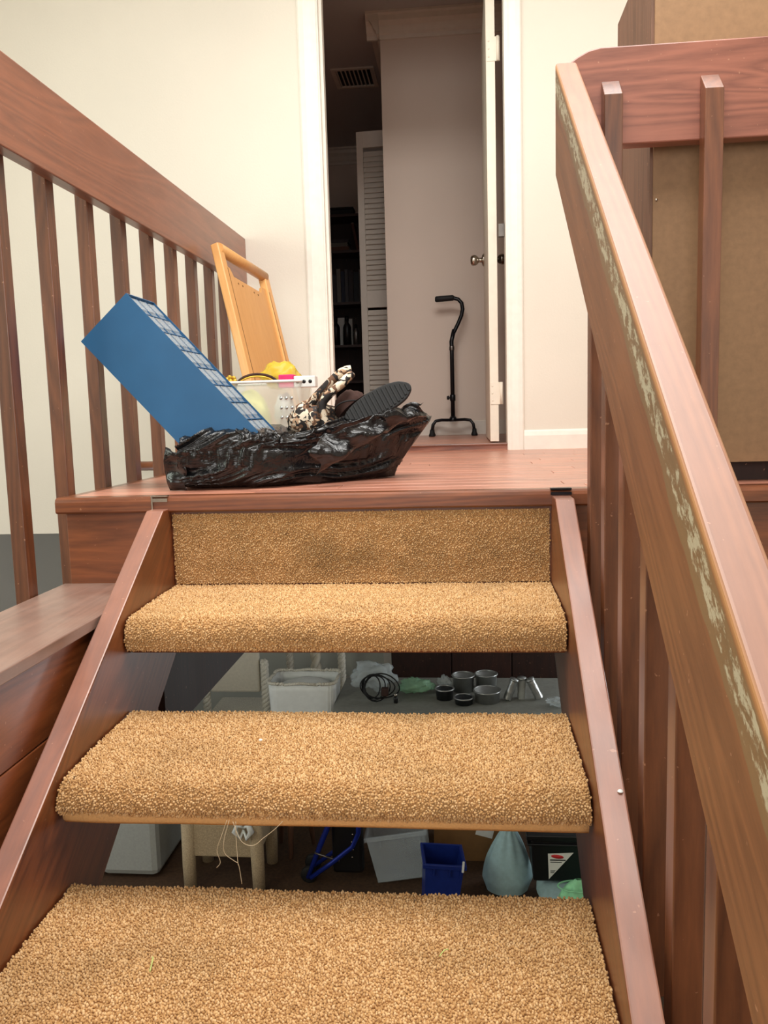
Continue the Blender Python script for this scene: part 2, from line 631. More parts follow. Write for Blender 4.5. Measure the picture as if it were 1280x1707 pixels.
# ------------------------------------------------------------------ the setting
D = 1.804           # face of the doorway wall
WT = 0.12           # its thickness
FL = -2.446         # lower floor
HF = 0.025          # hall floor level
X0, X1, YF = -2.6, 3.0, -4.6
LB = 4.9            # rear wall of the lower room
CE = 2.44

wb = MB()
wb.box(X0, 0.095, D, D + WT, -0.345, CE)
wb.box(0.915, X1, D, D + WT, -0.345, CE)
wb.box(0.095, 0.915, D, D + WT, 2.07, CE)
wb.box(0.095, 0.915, D, D + WT, -0.345, -0.03)
struct(wb.build('wall_back', M['wall']))
wl = MB()                                       # left wall with a window upstairs and one downstairs
wl.box(X0 - .12, X0, YF, LB, FL, -1.85)
wl.box(X0 - .12, X0, YF, LB, -0.70, 0.2)
wl.box(X0 - .12, X0, YF, LB, 1.8, CE)
wl.box(X0 - .12, X0, YF, -2.3, 0.2, 1.8)
wl.box(X0 - .12, X0, -0.3, LB, 0.2, 1.8)
wl.box(X0 - .12, X0, YF, 1.1, -1.85, -0.70)
wl.box(X0 - .12, X0, 2.7, LB, -1.85, -0.70)
struct(wl.build('wall_left', M['wall']))
wr = MB()                                       # right wall with an opening added for the lower fill lamp
wr.box(X1, X1 + .12, YF, LB, FL, -1.8)
wr.box(X1, X1 + .12, YF, LB, -0.6, CE)
wr.box(X1, X1 + .12, YF, 3.2, -1.8, -0.6)
wr.box(X1, X1 + .12, 4.3, LB, -1.8, -0.6)
struct(wr.build('wall_right', M['wall']))
wf = MB()
wf.box(X0, X1, YF - .12, YF, FL, 0.1)
wf.box(X0, X1, YF - .12, YF, 1.9, CE)
wf.box(X0, -1.25, YF - .12, YF, 0.1, 1.9)
wf.box(1.85, X1, YF - .12, YF, 0.1, 1.9)
struct(wf.build('wall_front', M['wall']))
cl = MB()                                       # ceiling with the skylight well
SKX0, SKX1, SKY0, SKY1 = -0.25, 1.75, -1.45, 0.55
cl.box(X0, SKX0, YF, D, CE, CE + .1)
cl.box(SKX1, X1, YF, D, CE, CE + .1)
cl.box(SKX0, SKX1, YF, SKY0, CE, CE + .1)
cl.box(SKX0, SKX1, SKY1, D, CE, CE + .1)
struct(cl.build('ceiling', M['ceiling']))
for nm, args in (('window_1', ('x', X0 - .06, -2.3, -0.3, 0.2, 1.8)), ('window_2', ('x', X0 - .06, 1.1, 2.7, -1.85, -0.70)),
                 ('added_window', ('x', X1 + .06, 3.2, 4.3, -1.8, -0.6)), ('window_3', ('y', YF - .06, -1.25, 1.85, 0.1, 1.9))):  # the lower right-wall frame is added around the fill lamp
    ax, p, a0, a1, z0, z1 = args
    wn = MB()
    for q0, q1, r0, r1 in ((a0, a1, z0, z0 + .05), (a0, a1, z1 - .05, z1), (a0, a0 + .05, z0, z1), (a1 - .05, a1, z0, z1),
                           ((a0 + a1) / 2 - .02, (a0 + a1) / 2 + .02, z0, z1)):
        if ax == 'x':
            wn.box(p - .03, p + .03, q0, q1, r0, r1)
        else:
            wn.box(q0, q1, p - .03, p + .03, r0, r1)
    struct(wn.build(nm, M['trim']))
struct(bx('floor_lower', M['lower_floor'], None, X0, X1, YF, LB, FL - .1, FL))
struct(bx('wall_lower_rear', M['lower_wall'], None, X0, X1, LB, LB + .1, FL, -0.345))
struct(bx('ceiling_lower', M['hall_ceiling'], None, X0, X1, D + WT, LB, -0.345, -0.30))

# hall beyond the doorway
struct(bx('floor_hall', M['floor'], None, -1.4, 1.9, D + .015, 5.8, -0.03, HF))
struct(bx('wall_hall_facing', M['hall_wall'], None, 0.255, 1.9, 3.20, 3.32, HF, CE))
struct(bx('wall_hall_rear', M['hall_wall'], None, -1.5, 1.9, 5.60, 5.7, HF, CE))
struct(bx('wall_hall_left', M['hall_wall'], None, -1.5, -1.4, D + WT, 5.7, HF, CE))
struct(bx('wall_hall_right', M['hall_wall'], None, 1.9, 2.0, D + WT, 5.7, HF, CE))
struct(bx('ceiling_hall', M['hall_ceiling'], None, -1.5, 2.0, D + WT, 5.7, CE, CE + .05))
crown = [(0, 0), (-0.016, 0), (-0.02, 0.02), (-0.035, 0.03), (-0.05, 0.06), (-0.072, 0.08), (-0.078, 0.105), (-0.095, 0.112), (-0.095, 0.125), (0, 0.125)]
t1 = MB()
t1.prism([(3.20 + a, CE - .125 + b) for a, b in crown], 'X', 0.18, 1.9)
t1.prism([(0.255 + a * .8, CE - .125 + b) for a, b in crown], 'Y', 3.11, 4.2)
struct(t1.build('trim_1', M['trim_shade']))
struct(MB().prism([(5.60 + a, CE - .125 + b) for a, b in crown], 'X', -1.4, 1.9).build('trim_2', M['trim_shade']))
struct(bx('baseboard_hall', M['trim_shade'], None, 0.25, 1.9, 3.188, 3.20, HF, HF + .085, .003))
base = [(0, 0), (-.014, 0), (-.014, .06), (-.009, .078), (0, .085)]
struct(MB().prism([(D + a, b) for a, b in base], 'X', 0.966, X1).build('baseboard_back', M['trim']))
struct(MB().prism([(D + a, b) for a, b in base], 'X', -.243, 0.026).build('baseboard_back_left', M['trim']))
# door casing and jambs
def casing(name, x0, x1, flip):
    m = MB()
    pr = [(0, 0), (0, -.010), (.008, -.016), (.03, -.018), (.062, -.014), (.075, -.010), (.085, -.010), (.085, 0)]
    wd = x1 - x0
    pts = [((x1 - a / .085 * wd) if flip else (x0 + a / .085 * wd), D + b) for a, b in pr]
    m.prism(pts, 'Z', 0.0, 2.14)
    return struct(m.build(name, M['trim']))


casing('trim_3', 0.026, 0.108, False)
casing('trim_4', 0.899, 0.966, True)
struct(bx('trim_5', M['trim'], None, 0.026, 0.966, D - .016, D, 2.055, 2.14, .004))
jm = MB()
jm.box(0.095, 0.115, D - .004, D + WT + .004, 0.0, 2.06)
jm.box(0.894, 0.915, D - .004, D + WT + .004, 0.0, 2.06)
jm.box(0.095, 0.915, D - .004, D + WT + .004, 2.04, 2.06)
jm.box(0.115, 0.127, D + .03, D + .075, 0.0, 2.04)
struct(jm.build('trim_6', M['trim']))
struct(bx('trim_7', M['wood_x'], None, 0.115, 0.894, D - .002, D + .03, HF - .005, HF + .006, .003))   # sill strip

# ---- landing: nosing, planks, fascia
XL, XR = -0.281, 2.2
land = thing('floor_landing', None, None, (0.9, 0.9, 0), kind='structure')
nose = [(0.0, -.034), (0.004, -.038), (.05, -.038), (.05, 0.0), (.010, 0.0), (.003, -.004), (0.0, -.011)]
MB().prism(nose, 'X', XL, XR, ).build('nosing', M['wood_x'], land)
nose_y = [(XL - .004, -.036), (XL + .03, -.036), (XL + .03, 0.0), (XL + .006, 0.0), (XL - .002, -.005)]
y = 0.051
k = 0
widths = [0.083, 0.083, 0.083]
while y < D - .002:
    wd = min(0.0832, D - y)
    brk = [XL + 0.028] + sorted(random.uniform(0.0 + .9 * i, 0.6 + .9 * i) for i in range(2)) + [XR]
    for a, b in zip(brk[:-1], brk[1:]):
        bx('plank', M['floor'], land, a + .0006, b - .0006, y, y + wd - .0012, -.022, 0.0, .0012, seg=1)
    y += wd
MB().prism(nose_y, 'Y', 0.051, D - .002).build('edge_board', M['wood_y'], land)
bx('subfloor', M['wood_x'], land, XL + .02, XR, 0.03, D - .002, -.075, -.022)
bx('fascia', M['wood_x'], land, XL + .016, XR, 0.020, 0.058, -.33, -.038, .002)
bx('side_fascia', M['wood_y'], land, XL + .002, XL + .03, 0.058, D - .002, -.33, -.038)
bx('joist', M['dark_wood'], land, -0.105, -0.060, 0.058, D - .002, -.625, -.075)
bx('joist', M['dark_wood'], land, 1.0, 1.045, 0.058, D - .002, -.33, -.075)

# ------------------------------------------------------------------ staircase
H0, H, G, YB, W = 0.2152, 0.2028, 0.3036, 0.015, 0.90
stair = thing('staircase', 'open-riser wooden staircase with golden carpeted treads climbing to the landing', 'staircase', (0.45, -3.0, FL))
SB = 0.655
YE = -3.33


def stringer(x0, x1, zt, yt):
    # top end sits under the landing nosing, then runs down at the stair pitch
    dep = 0.372
    yb_ = YE
    poly = [(0.018, zt), (yt, zt), (yb_, zt + SB * (yb_ - yt))]
    zb = lambda yy: zt + SB * (yy - yt) - dep
    poly = [(0.018, zt), (yt, zt)]
    yfl = yt + (FL - zt) / SB
    poly += [(yfl, FL), (yfl + dep / SB, FL), (0.018, zb(0.018))]
    return MB().prism(poly, 'X', x0, x1, 0.003, 2).build('stringer', M['wood_s'], stair)


stringer(-0.042, 0.0, -0.030, -0.032)
stringer(0.90, 0.942, -0.014, -0.070)
# metal brackets that hook the stringers to the landing nosing
def bracket(xa, xb, metal):
    m = MB()
    m.box(xa, xb, -.0035, 0.012, -.001, .0022, .0008)
    m.box(xa, xa + .004, -.0045, -.0005, -.034, .002, .0008)
    m.box(xa + .004, xb, -.0040, -.0008, -.013, -.004, .0006)
    return m.build('bracket', metal, stair)


bracket(-0.040, 0.0, M['chrome'])
m = MB()
m.box(0.897, 0.944, -.006, 0.014, -.001, .0035, .001)
m.box(0.897, 0.944, -.007, -.0005, -.012, -.0055, .001)
m.build('bracket', M['black_metal'], stair)
# white screw cap at the foot of a baluster on the right-hand stringer
MB().lathe([(0, .003), (.003, .0025), (.0045, 0)], 10, (0.934, -0.665, -.0135 + SB * (-0.665 + .070) + .001)).build('screw_cap', M['white_plastic'], stair)


def carpet_fn(yb, zt, dtop, r, th, wob, seed, x0=0.004, x1=0.896):
    """profile from the back edge over the nose and under it; returns grid fn"""
    yf = yb - dtop
    prof = []
    n1 = 26
    for i in range(n1):
        s = i / (n1 - 1)
        prof.append((yb + (yf + r - yb) * s, zt - 0.006 * s * s))
    zt2 = zt - .006
    for i in range(1, 11):
        a = PI / 2 * i / 10
        prof.append((yf + r - r * math.sin(a), zt2 - r + r * math.cos(a)))
    zb = zt - th
    for i in range(1, 6):
        prof.append((yf + .004 * i / 5, zt2 - r + (zb + .010 - (zt2 - r)) * i / 5))
    for i in range(1, 5):
        a = PI / 2 * i / 4
        prof.append((yf + .004 + .012 * (1 - math.cos(a)), zb + .010 - .010 * math.sin(a)))
    prof.append((yf + .05, zb))
    N = len(prof)

    def fn(u, v):
        i = min(N - 1, int(round(v * (N - 1))))
        y, z = prof[i]
        x = x0 + (x1 - x0) * u
        k = noise.noise(Vector((x * 5, y * 6, seed))) * wob
        nose_k = min(1.0, max(0.0, (yb - y) / dtop))
        return Vector((x, y - k * nose_k, z + 0.6 * k))
    return fn, N


def make_tread(i, with_pile):
    zt = -(H0 + i * H)
    yb = YB - i * G
    top = zt - 0.005                        # carpet ground; the tufts rise to zt
    t = bx('tread', M['wood_x'], stair, 0.0, W, yb - .285, yb - .002, top - .082, top - .010, .004)
    dtop = (0.318, 0.338, 0.336)[min(i, 2)]
    fn, N = carpet_fn(yb - .002, top, dtop, (0.030, 0.036, 0.034)[min(i, 2)], 0.068 if i != 1 else 0.058, 0.006, 3.7 * i + 1)
    c = MB().grid(fn, 70, N).build('carpet', M['carpet'], t)
    if with_pile:
        pile(c)
    else:
        c['kind'] = 'stuff'
    return t


treads = [make_tread(i, i <= 3) for i in range(11)]
# the second tread: smooth underlay strip showing below the fraying nose
T1 = treads[1]
yb1, zt1 = YB - G, -(H0 + H)
def strip(u, v):
    x = 0.010 + .884 * u
    yy = yb1 - .329 - .003 * math.sin(PI * v) + .002 * noise.noise(Vector((x * 7, 0, 9)))
    return Vector((x, yy + .010 * max(0, v - .7), zt1 - .050 - .029 * v + .003 * noise.noise(Vector((x * 3, 2, 4)))))
us = MB().grid(strip, 60, 6).build('underlay_strip', M['carpet_back'], T1)
if us.data.polygons[0].normal.y > 0:
    us.data.flip_normals()
solid(us, .004, -1)
# carpeted riser under the landing
fnr = lambda u, v: Vector((0.004 + .892 * u, 0.016 + .002 * noise.noise(Vector((u * 9, v * 4, 1))), -.045 - (H0 - .045) * v))
cr = MB().grid(fnr, 60, 16).build('riser_carpet', M['carpet'], stair)
for p in cr.data.polygons:
    pass
cr.data.flip_normals() if cr.data.polygons[0].normal.y > 0 else None
pile(cr)
# loose threads hanging from the second tread, specks on the carpets
def thread(pts, r=0.0005, parent=T1, name='loose_thread'):
    P = [Vector(p) for p in pts]
    out = []
    for i in range(len(P) - 1):
        a, b = P[max(i - 1, 0)], P[i]
        c, d = P[i + 1], P[min(i + 2, len(P) - 1)]
        for s in range(5):
            q = s / 5
            out.append(0.5 * ((2 * b) + (c - a) * q + (2 * a - 5 * b + 4 * c - d) * q * q + (3 * b - a - 3 * c + d) * q ** 3))
    out.append(P[-1])
    return MB().tube(out, r, 5).build(name, M['thread'], parent)


yn = -.635
thread([(.302, yn, -.478), (.292, yn - .004, -.505), (.283, yn - .002, -.53), (.287, yn, -.552), (.280, yn, -.562)])
thread([(.306, yn, -.478), (.297, yn - .006, -.51), (.296, yn - .002, -.535), (.312, yn, -.55), (.318, yn, -.556), (.322, yn, -.590)])
thread([(.317, yn, -.48), (.316, yn, -.51), (.318, yn - .003, -.555)])
thread([(.312, yn, -.48), (.326, yn - .004, -.512), (.345, yn - .002, -.52), (.362, yn, -.508), (.382, yn, -.492), (.396, yn, -.478)])
lint = MB().lathe([(0, .004), (.0035, .002), (.0035, 0), (0, -.002)], 8, (.318, -.455, zt1 + .004)).build('lint', M['tread_lint'], T1)
T2 = treads[2]
thread([(.225, -.79, -.6165), (.229, -.80, -.6145), (.233, -.822, -.6165)], .0012, T2, 'grass_blade').data.materials[0] = M['grass']
thread([(.655, -.765, -.6165), (.662, -.757, -.612), (.668, -.750, -.6155)], .0010, T2, 'straw').data.materials[0] = M['grass']

# ------------------------------------------------------------------ wooden ledge left of the stair
led = thing('wall_ledge', None, None, (-.17, -.7, -.6), kind='structure')
MB().prism([(0.018, -.235), (-1.6, -.235), (-1.6, -.212), (0.018, -.212)], 'X', XL, -.046, .002).build('cap', M['ledge_top'], led)
bx('board', M['wood_y'], led, XL + .01, -.062, -1.6, 0.018, -.388, -.2355, .002)
MB().prism([(-1.6, -1.2), (-.62, -1.2), (-.42, -.62), (0.018, -.62), (0.018, -.3905), (-1.6, -.3905)], 'X', XL + .01, -.062, .002).build('board', M['wood_y'], led)

# ------------------------------------------------------------------ left guard railing
lg = thing('guard_railing', 'reddish brown guard railing along the left edge of the landing', 'railing', (-.27, 0.6, 0))
bx('handrail', M['rail_left'], lg, XL + .002, -.241, -1.0, D - .003, .757, .954, .003)
b0 = MB().box(-.3195, XL - .0045, -.0195, .0195, -.33, .93, .002).build('baluster', M['wood_z'], lg)
b0.location.y = 0.102 - .222
for k in range(1, 9):
    c = clone(b0, 'baluster', lg)
    c.matrix_parent_inverse = b0.matrix_parent_inverse
    c.location = (0, 0.102 - .222 + .222 * k if k < 8 else 1.63, 0)
for k in (-1, -2, -3):
    c = clone(b0, 'baluster', lg)
    c.matrix_parent_inverse = b0.matrix_parent_inverse
    c.location = (0, 0.102 - .222 + .222 * k, 0)

# ------------------------------------------------------------------ right stair railing
rg = thing('stair_railing', 'pitched stair railing with scuffed wide handrail on the right of the stairs', 'railing', (.95, -1.2, -1))
RX0, RX1 = 0.913, 0.959
zt_ = lambda yy: .927 + .713 * (yy - .03)
zb_ = lambda yy: .690 + .724 * (yy - .03)
MB().prism([(.028, zt_(.028)), (-2.75, zt_(-2.75)), (-2.75, zb_(-2.75)), (.028, zb_(.028))], 'X', RX0, RX1, .005, 3).build('handrail', M['rail_right'], rg)
for i in range(14):
    yc = -.315 - .1785 * (i - 0.0) + .005
    yc = -.145 - .179 * i
    ztop = zt_(yc) - .175
    zlow = -.014 + SB * (yc + .07) - .30
    m = MB()
    m.prism([(yc - .021, ztop - .015), (yc - .021, zlow), (yc + .021, zlow), (yc + .021, ztop + .015)], 'X', .961, 1.001, .002)
    m.build('baluster', M['wood_z'], rg)

# ------------------------------------------------------------------ guard railing across the landing, right
ag = thing('cross_railing', 'horizontal guard railing at the landing edge in front of the tall cabinet', 'railing', (1.4, .04, 0))
MB().prism([(.925, .750), (XR, .750), (XR, .953), (1.010, .953), (.985, .948), (.962, .937), (.925, .912)], 'Y', .030, .068, .003).build('handrail', M['rail_back'], ag)
for i in range(6):
    xc = 1.031 + .208 * i
    MB().prism([(-.011, .842), (.0295, .882), (.0295, -.30), (.0185, -.30), (.0185, -.0385), (-.0015, -.0385), (-.0015, .0), (-.011, .002)][0:2] +
               [(.0295, .001), (-.011, .001)], 'X', xc - .0195, xc + .0195, .002).build('baluster', M['wood_z'], ag)

# ------------------------------------------------------------------ tall cabinet behind the cross railing
cb = thing('tall_cabinet', 'tall cabinet standing on the landing with its plain brown back turned', 'cabinet', (1.5, .3, 0))
bx('back_panel', M['hardboard'], cb, 1.139, 1.86, .100, .106, .047, 1.195)
bx('side_panel', M['cab_side'], cb, 1.132, 1.152, .107, .52, .047, 1.2, .001)
bx('side_panel', M['cab_side'], cb, 1.848, 1.868, .107, .52, .047, 1.2, .001)
bx('top_panel', M['cab_side'], cb, 1.152, 1.848, .107, .52, 1.18, 1.2)
bx('bottom_panel', M['dark_wood'], cb, 1.152, 1.848, .107, .52, .047, .07)
bx('front_panel', M['cab_side'], cb, 1.152, 1.848, .50, .518, .07, 1.18)
bx('plinth', M['dark_wood'], cb, 1.17, 1.83, .150, .165, 0.0005, .0465)  # dark board added to blacken the see-through gap below the cabinet
for xx in (1.16, 1.80):
    for yy in (.18, .46):
        bx('foot', M['dark_wood'], cb, xx, xx + .04, yy, yy + .04, 0.0005, .047)
MB().lathe([(0, .0), (.003, .0), (.003, .002), (0, .003)], 8, (0, 0, 0), Matrix.Translation((1.146, .1, .645)) @ Matrix.Rotation(PI / 2, 4, 'X')).build('nail', M['chrome'], cb)

# ------------------------------------------------------------------ door leaf, opened into the hall
dr = thing('door_1', None, None, (.85, D + WT, HF), kind='structure')
DX0, DX1, DY0, DY1 = .823, .862, D + WT + .002, D + WT + .76
bx('leaf', M['door'], dr, DX0, DX1, DY0, DY1, HF + .008, 2.03, .0015)
def knob(sgn):
    x = DX0 if sgn < 0 else DX1
    m = MB()
    prof = [(0.0, .0), (.032, .0), (.033, .004), (.028, .010), (.013, .013), (.012, .028), (.018, .033), (.026, .042), (.028, .055), (.025, .066), (.016, .071), (0, .071)]
    m.lathe(prof, 20, (0, 0, 0), Matrix.Translation((x, DY1 - .065, .955)) @ Matrix.Rotation(sgn * PI / 2, 4, 'Y'))
    return m.build('knob', M['chrome'], dr)
knob(-1)
knob(1)
for zz in (.25, 1.72):
    h = MB()
    h.box(DX0 + .004, DX1 + .02, DY0 - .0025, DY0 - .0005, zz - .05, zz + .05, .0006)
    h.tube([(DX1 + .012, DY0 - .005, zz - .05), (DX1 + .012, DY0 - .005, zz + .05)], .006, 10)
    for q in (-.032, 0, .032):
        h.lathe([(0, .0), (.004, .0), (.003, .0015), (0, .002)], 8, (0, 0, 0), Matrix.Translation((DX0 + .012, DY0 - .0025, zz + q)) @ Matrix.Rotation(PI / 2, 4, 'X'))
    h.build('hinge', M['door'], dr)
bx('latch', M['steel'], dr, .868, .893, DY0 - .03, DY0 - .01, .93, .985, .001)

# ------------------------------------------------------------------ hall: louvred door, cane, vent, bookcase
lv = thing('louvred_door', 'white louvred bifold door folded open beside the dark bookcase', 'door', (.13, 3.7, HF), (0, 0, math.radians(-4)))
LW, LH = .40, 1.95
for x in (-.09, LW - .13):
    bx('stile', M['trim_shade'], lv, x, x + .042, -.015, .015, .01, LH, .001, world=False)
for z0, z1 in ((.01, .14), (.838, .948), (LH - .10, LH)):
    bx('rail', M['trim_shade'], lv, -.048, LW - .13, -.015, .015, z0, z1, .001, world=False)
sl0 = None
z = .155
while z < LH - .11:
    if not (.83 < z < .955):
        if sl0 is None:
            sl0 = MB().box(-.048, LW - .13, -.019, .019, -.003, .003, .001, 1, ).build('slat', M['trim_shade'], lv, False)
            sl0.rotation_euler = (math.radians(61), 0, 0)
            sl0.location = (0, 0, z)
        else:
            clone(sl0, 'slat', lv, (0, 0, z))
    z += .0325

cn = thing('quad_cane', 'black quad cane standing against the pale hall wall', 'cane', (.64, 3.08, HF))
MB().tube([(.655 - .64, 0, .62)] + [(p[0], 0, p[1]) for p in ((-.002, .55), (0.0, .52), (.0, .105))], .0125, 12).build('shaft', M['black_metal'], cn, False)
neck = [(0, .52), (0.0, .555), (.012, .60), (.04, .655), (.060, .70), (.067, .735), (.062, .770), (.042, .792), (.015, .800), (-.02, .801)]
MB().tube([(a, 0, b) for a, b in neck], .0115, 12).build('neck', M['black_metal'], cn, False)
MB().tube([(.018, 0, .800), (.01, 0, .801), (-.06, 0, .799), (-.085, 0, .797), (-.093, 0, .797)], [.0135, .0165, .0175, .017, .012], 14).build('grip', M['rubber'], cn, False)
MB().lathe([(.0145, 0), (.0155, .004), (.0155, .020), (.0145, .024)], 14, (0, 0, .50)).build('collar', M['steel'], cn, False)
kb = MB()
kb.tube([(0, 0, .225), (-.034, 0, .225)], [.006, .006], 8)
kb.tube([(-.020, 0, .225), (-.034, 0, .225)], [.013, .011], 8)
kb.build('adjusting_knob', M['black_metal'], cn, False)
cl_ = MB().lathe([(.014, 0), (.017, .003), (.017, .035), (.014, .038)], 14, (0, 0, .205)).build('clamp', M['black_metal'], cn, False)
MB().lathe([(.0, .085), (.022, .085), (.026, .09), (.022, .105), (.013, .118), (.0, .118)], 14).build('hub', M['black_metal'], cn, False)
for sx, sy in ((-1, -1), (1, -1), (-1, 1), (1, 1)):
    px, py = .125 * sx, .05 * sy
    lg_ = MB().tube([(.01 * sx, .006 * sy, .093), (px * .55, py * .6, .095), (px * .82, py * .85, .090), (px * .95, py * .97, .068), (px, py, .03)], .009, 10).build('leg', M['black_metal'], cn, False)
    MB().lathe([(0, .001), (.0185, .001), (.0185, .008), (.013, .022), (.0115, .04), (0, .04)], 12, (px, py, 0)).build('rubber_tip', M['rubber'], lg_, False)

vt = thing('ceiling_vent', 'slatted metal air vent in the dim hall ceiling', 'vent', (.0, 4.03, CE))
bx('frame', M['trim_shade'], vt, -.14, .15, -.17, -.14, -.012, -.001, .002, world=False)
bx('frame', M['trim_shade'], vt, -.14, .15, .14, .17, -.012, -.001, .002, world=False)
bx('frame', M['trim_shade'], vt, -.14, -.11, -.14, .14, -.012, -.001, .002, world=False)
bx('frame', M['trim_shade'], vt, .12, .15, -.14, .14, -.012, -.001, .002, world=False)
bx('duct', M['black'], vt, -.11, .12, -.14, .14, -.002, -.001, world=False)
s0 = None
for i in range(8):
    if s0 is None:
        s0 = bx('slat', M['trim_shade'], vt, -.006, .006, -.14, .14, -.010, -.008, world=False)
        s0.location = (-.098, 0, 0)
        s0.rotation_euler = (0, .5, 0)
    else:
        clone(s0, 'slat', vt, (-.098 + .028 * i, 0, 0))

bkx0, bkx1, bky0, bky1 = -.62, .05, 5.14, 5.42
bk = thing('bookcase', 'dark wooden bookcase against the far hall wall', 'bookcase', (-.28, 5.3, HF))
bx('side', M['shelf_wood'], bk, bkx0, bkx0 + .02, bky0, bky1, HF, 1.80)
bx('side', M['shelf_wood'], bk, bkx1 - .02, bkx1, bky0, bky1, HF, 1.80)
bx('back', M['dark_wood'], bk, bkx0, bkx1, bky1, bky1 + .01, HF, 1.80)
SHZ = [HF, .42, .72, 1.07, 1.49, 1.78]
for zz in SHZ:
    bx('shelf', M['shelf_wood'], bk, bkx0 + .02, bkx1 - .02, bky0, bky1, zz, zz + .02)
bookcols = [((58, 54, 58), 'charcoal'), ((150, 150, 150), 'pale grey'), ((36, 44, 66), 'navy'), ((84, 84, 88), 'slate grey'), ((96, 60, 44), 'brown'), ((120, 116, 108), 'stone grey'), ((52, 62, 70), 'blue grey')]
def book(x, wd, h, z, ci, lab, lean=0.0, dep=.18):
    o = thing('book', lab, 'book', (x + wd / 2, bky0 + .02, z), (0, lean, 0), 'books in the dark hall bookcase')
    mm = plain('book_cover_%d' % ci, bookcols[ci][0], .55) if ('book_cover_%d' % ci) not in bpy.data.materials else bpy.data.materials['book_cover_%d' % ci]
    m = MB()
    m.box(-wd / 2, -wd / 2 + .002, 0, dep, 0.001, h)
    m.box(wd / 2 - .002, wd / 2, 0, dep, 0.001, h)
    m.box(-wd / 2, wd / 2, -.003, 0, 0.001, h)
    m.build('cover', mm, o, False)
    bx('pages', M['paper'], o, -wd / 2 + .0025, wd / 2 - .0025, .001, dep - .005, .004, h - .004, world=False)
x = -.50
ordn = ['first', 'second', 'third', 'fourth', 'fifth', 'sixth', 'seventh', 'eighth', 'ninth', 'tenth', 'eleventh']
for i in range(10):
    wd = random.uniform(.025, .045)
    ci = (1, 3, 1, 0, 5, 2, 3, 0, 6, 1)[i]
    book(x, wd, random.uniform(.22, .29), SHZ[3] + .0205, ci, '%s upright book on the bookcase shelf above the bottles, %s from the left' % (bookcols[ci][1], ordn[i]))
    x += wd + .004
x = -.12
for i in range(0):
    pass
# a slumped pile of flat books on the upper shelf and a box on top
for i, (wd, h, ci) in enumerate(((.24, .035, 4), (.21, .03, 5), (.23, .028, 0))):
    o = thing('book', '%s book lying flat on the upper bookcase shelf, %s of three' % (bookcols[ci][1], ('bottom', 'middle', 'top')[i]), 'book', (-.34, bky0 + .03, SHZ[4] + .0205 + (0, .036, .067)[i]), (0, 0, .03 * (i - 1)), 'books in the dark hall bookcase')
    mm = bpy.data.materials.get('book_cover_%d' % ci) or plain('book_cover_%d' % ci, bookcols[ci][0], .55)
    m = MB()
    m.box(-wd / 2, wd / 2, 0, .18, 0, .003)
    m.box(-wd / 2, wd / 2, 0, .18, h - .003, h)
    m.box(-wd / 2, wd / 2, -.003, 0, 0, h)
    m.build('cover', mm, o, False)
    bx('pages', M['paper'], o, -wd / 2 + .004, wd / 2 - .004, .001, .175, .0032, h - .0032, world=False)
o = thing('book', 'thin brown book leaning beside the flat books on the upper bookcase shelf', 'book', (-.150, bky0 + .03, SHZ[4] + .024), (0, -.18, 0), 'books in the dark hall bookcase')
bx('cover', bpy.data.materials['book_cover_4'], o, -.012, .012, 0, .18, 0, .22, .002, world=False)
bx('pages', M['paper'], o, -.009, .009, .003, .184, .004, .224, world=False)
dv = thing('storage_case', 'flat black case lying on top of the dark bookcase', 'case', (-.27, 5.25, 1.8005))
bx('body', M['black'], dv, -.10, .09, -.08, .08, 0, .045, .006, world=False)
bx('lid', M['black'], dv, -.102, .092, -.082, .082, .046, .062, .005, world=False)
for i in range(4):
    xx = (-.44, -.36, -.265, -.19)[i]
    hh = (.20, .24, .24, .17)[i]
    lab = ['short grey bottle at the left end of the bookcase shelf under the books', 'tall black-necked bottle second from the left under the books',
           'tall black-capped bottle third from the left under the books', 'slim grey bottle at the right end under the books'][i]
    o = thing('bottle', lab, 'bottle', (xx, bky0 + .06, SHZ[2] + .0205), group='bottles in the dark hall bookcase')
    r = (.032, .034, .034, .022)[i]
    MB().lathe([(0, 0), (r, 0), (r, hh * .62), (r * .8, hh * .70), (r * .4, hh * .78), (r * .4, hh * .84), (0, hh * .84)], 14).build('body', (M['tin'], M['black'], M['pan_dark'], M['tin'])[i], o, False)
    MB().lathe([(0, hh * .842), (r * .5, hh * .842), (r * .5, hh), (0, hh)], 12).build('cap', M['black'], o, False)
o = thing('paper_stack', 'white papers standing behind the bottles in the bookcase', 'papers', (-.33, bky0 + .15, SHZ[2] + .0205))
for i, (a, b) in enumerate(((-.10, .20), (-.03, .24), (.035, .23))):
    bx('sheet', M['paper'], o, a, a + .062, .01 * i, .01 * i + .006, 0, b, world=False)

# round wooden handrail on the doorway wall, seen between the left balusters
hr = thing('wall_handrail', 'short round wooden handrail on the wall behind the left balusters', 'handrail', (-.5, D - .1, -.03))
MB().tube([(-.755, D - .13, -.028), (-.30, D - .13, -.034)], .021, 16).build('pole', M['wood_x'], hr)
MB().lathe([(0, .0), (.022, .0), (.026, .003), (.026, .008), (.02, .014), (0, .015)], 16, (0, 0, 0), Matrix.Translation((-.756, D - .13, -.028)) @ Matrix.Rotation(-PI / 2, 4, 'Y')).build('end_cap', M['chrome'], hr)
for xx in (-.64, -.36):
    MB().tube([(xx, D - .13, -.045), (xx, D - .13, -.075), (xx, D - .11, -.09), (xx, D - .0005, -.09)], .007, 8).build('bracket', M['chrome'], hr)

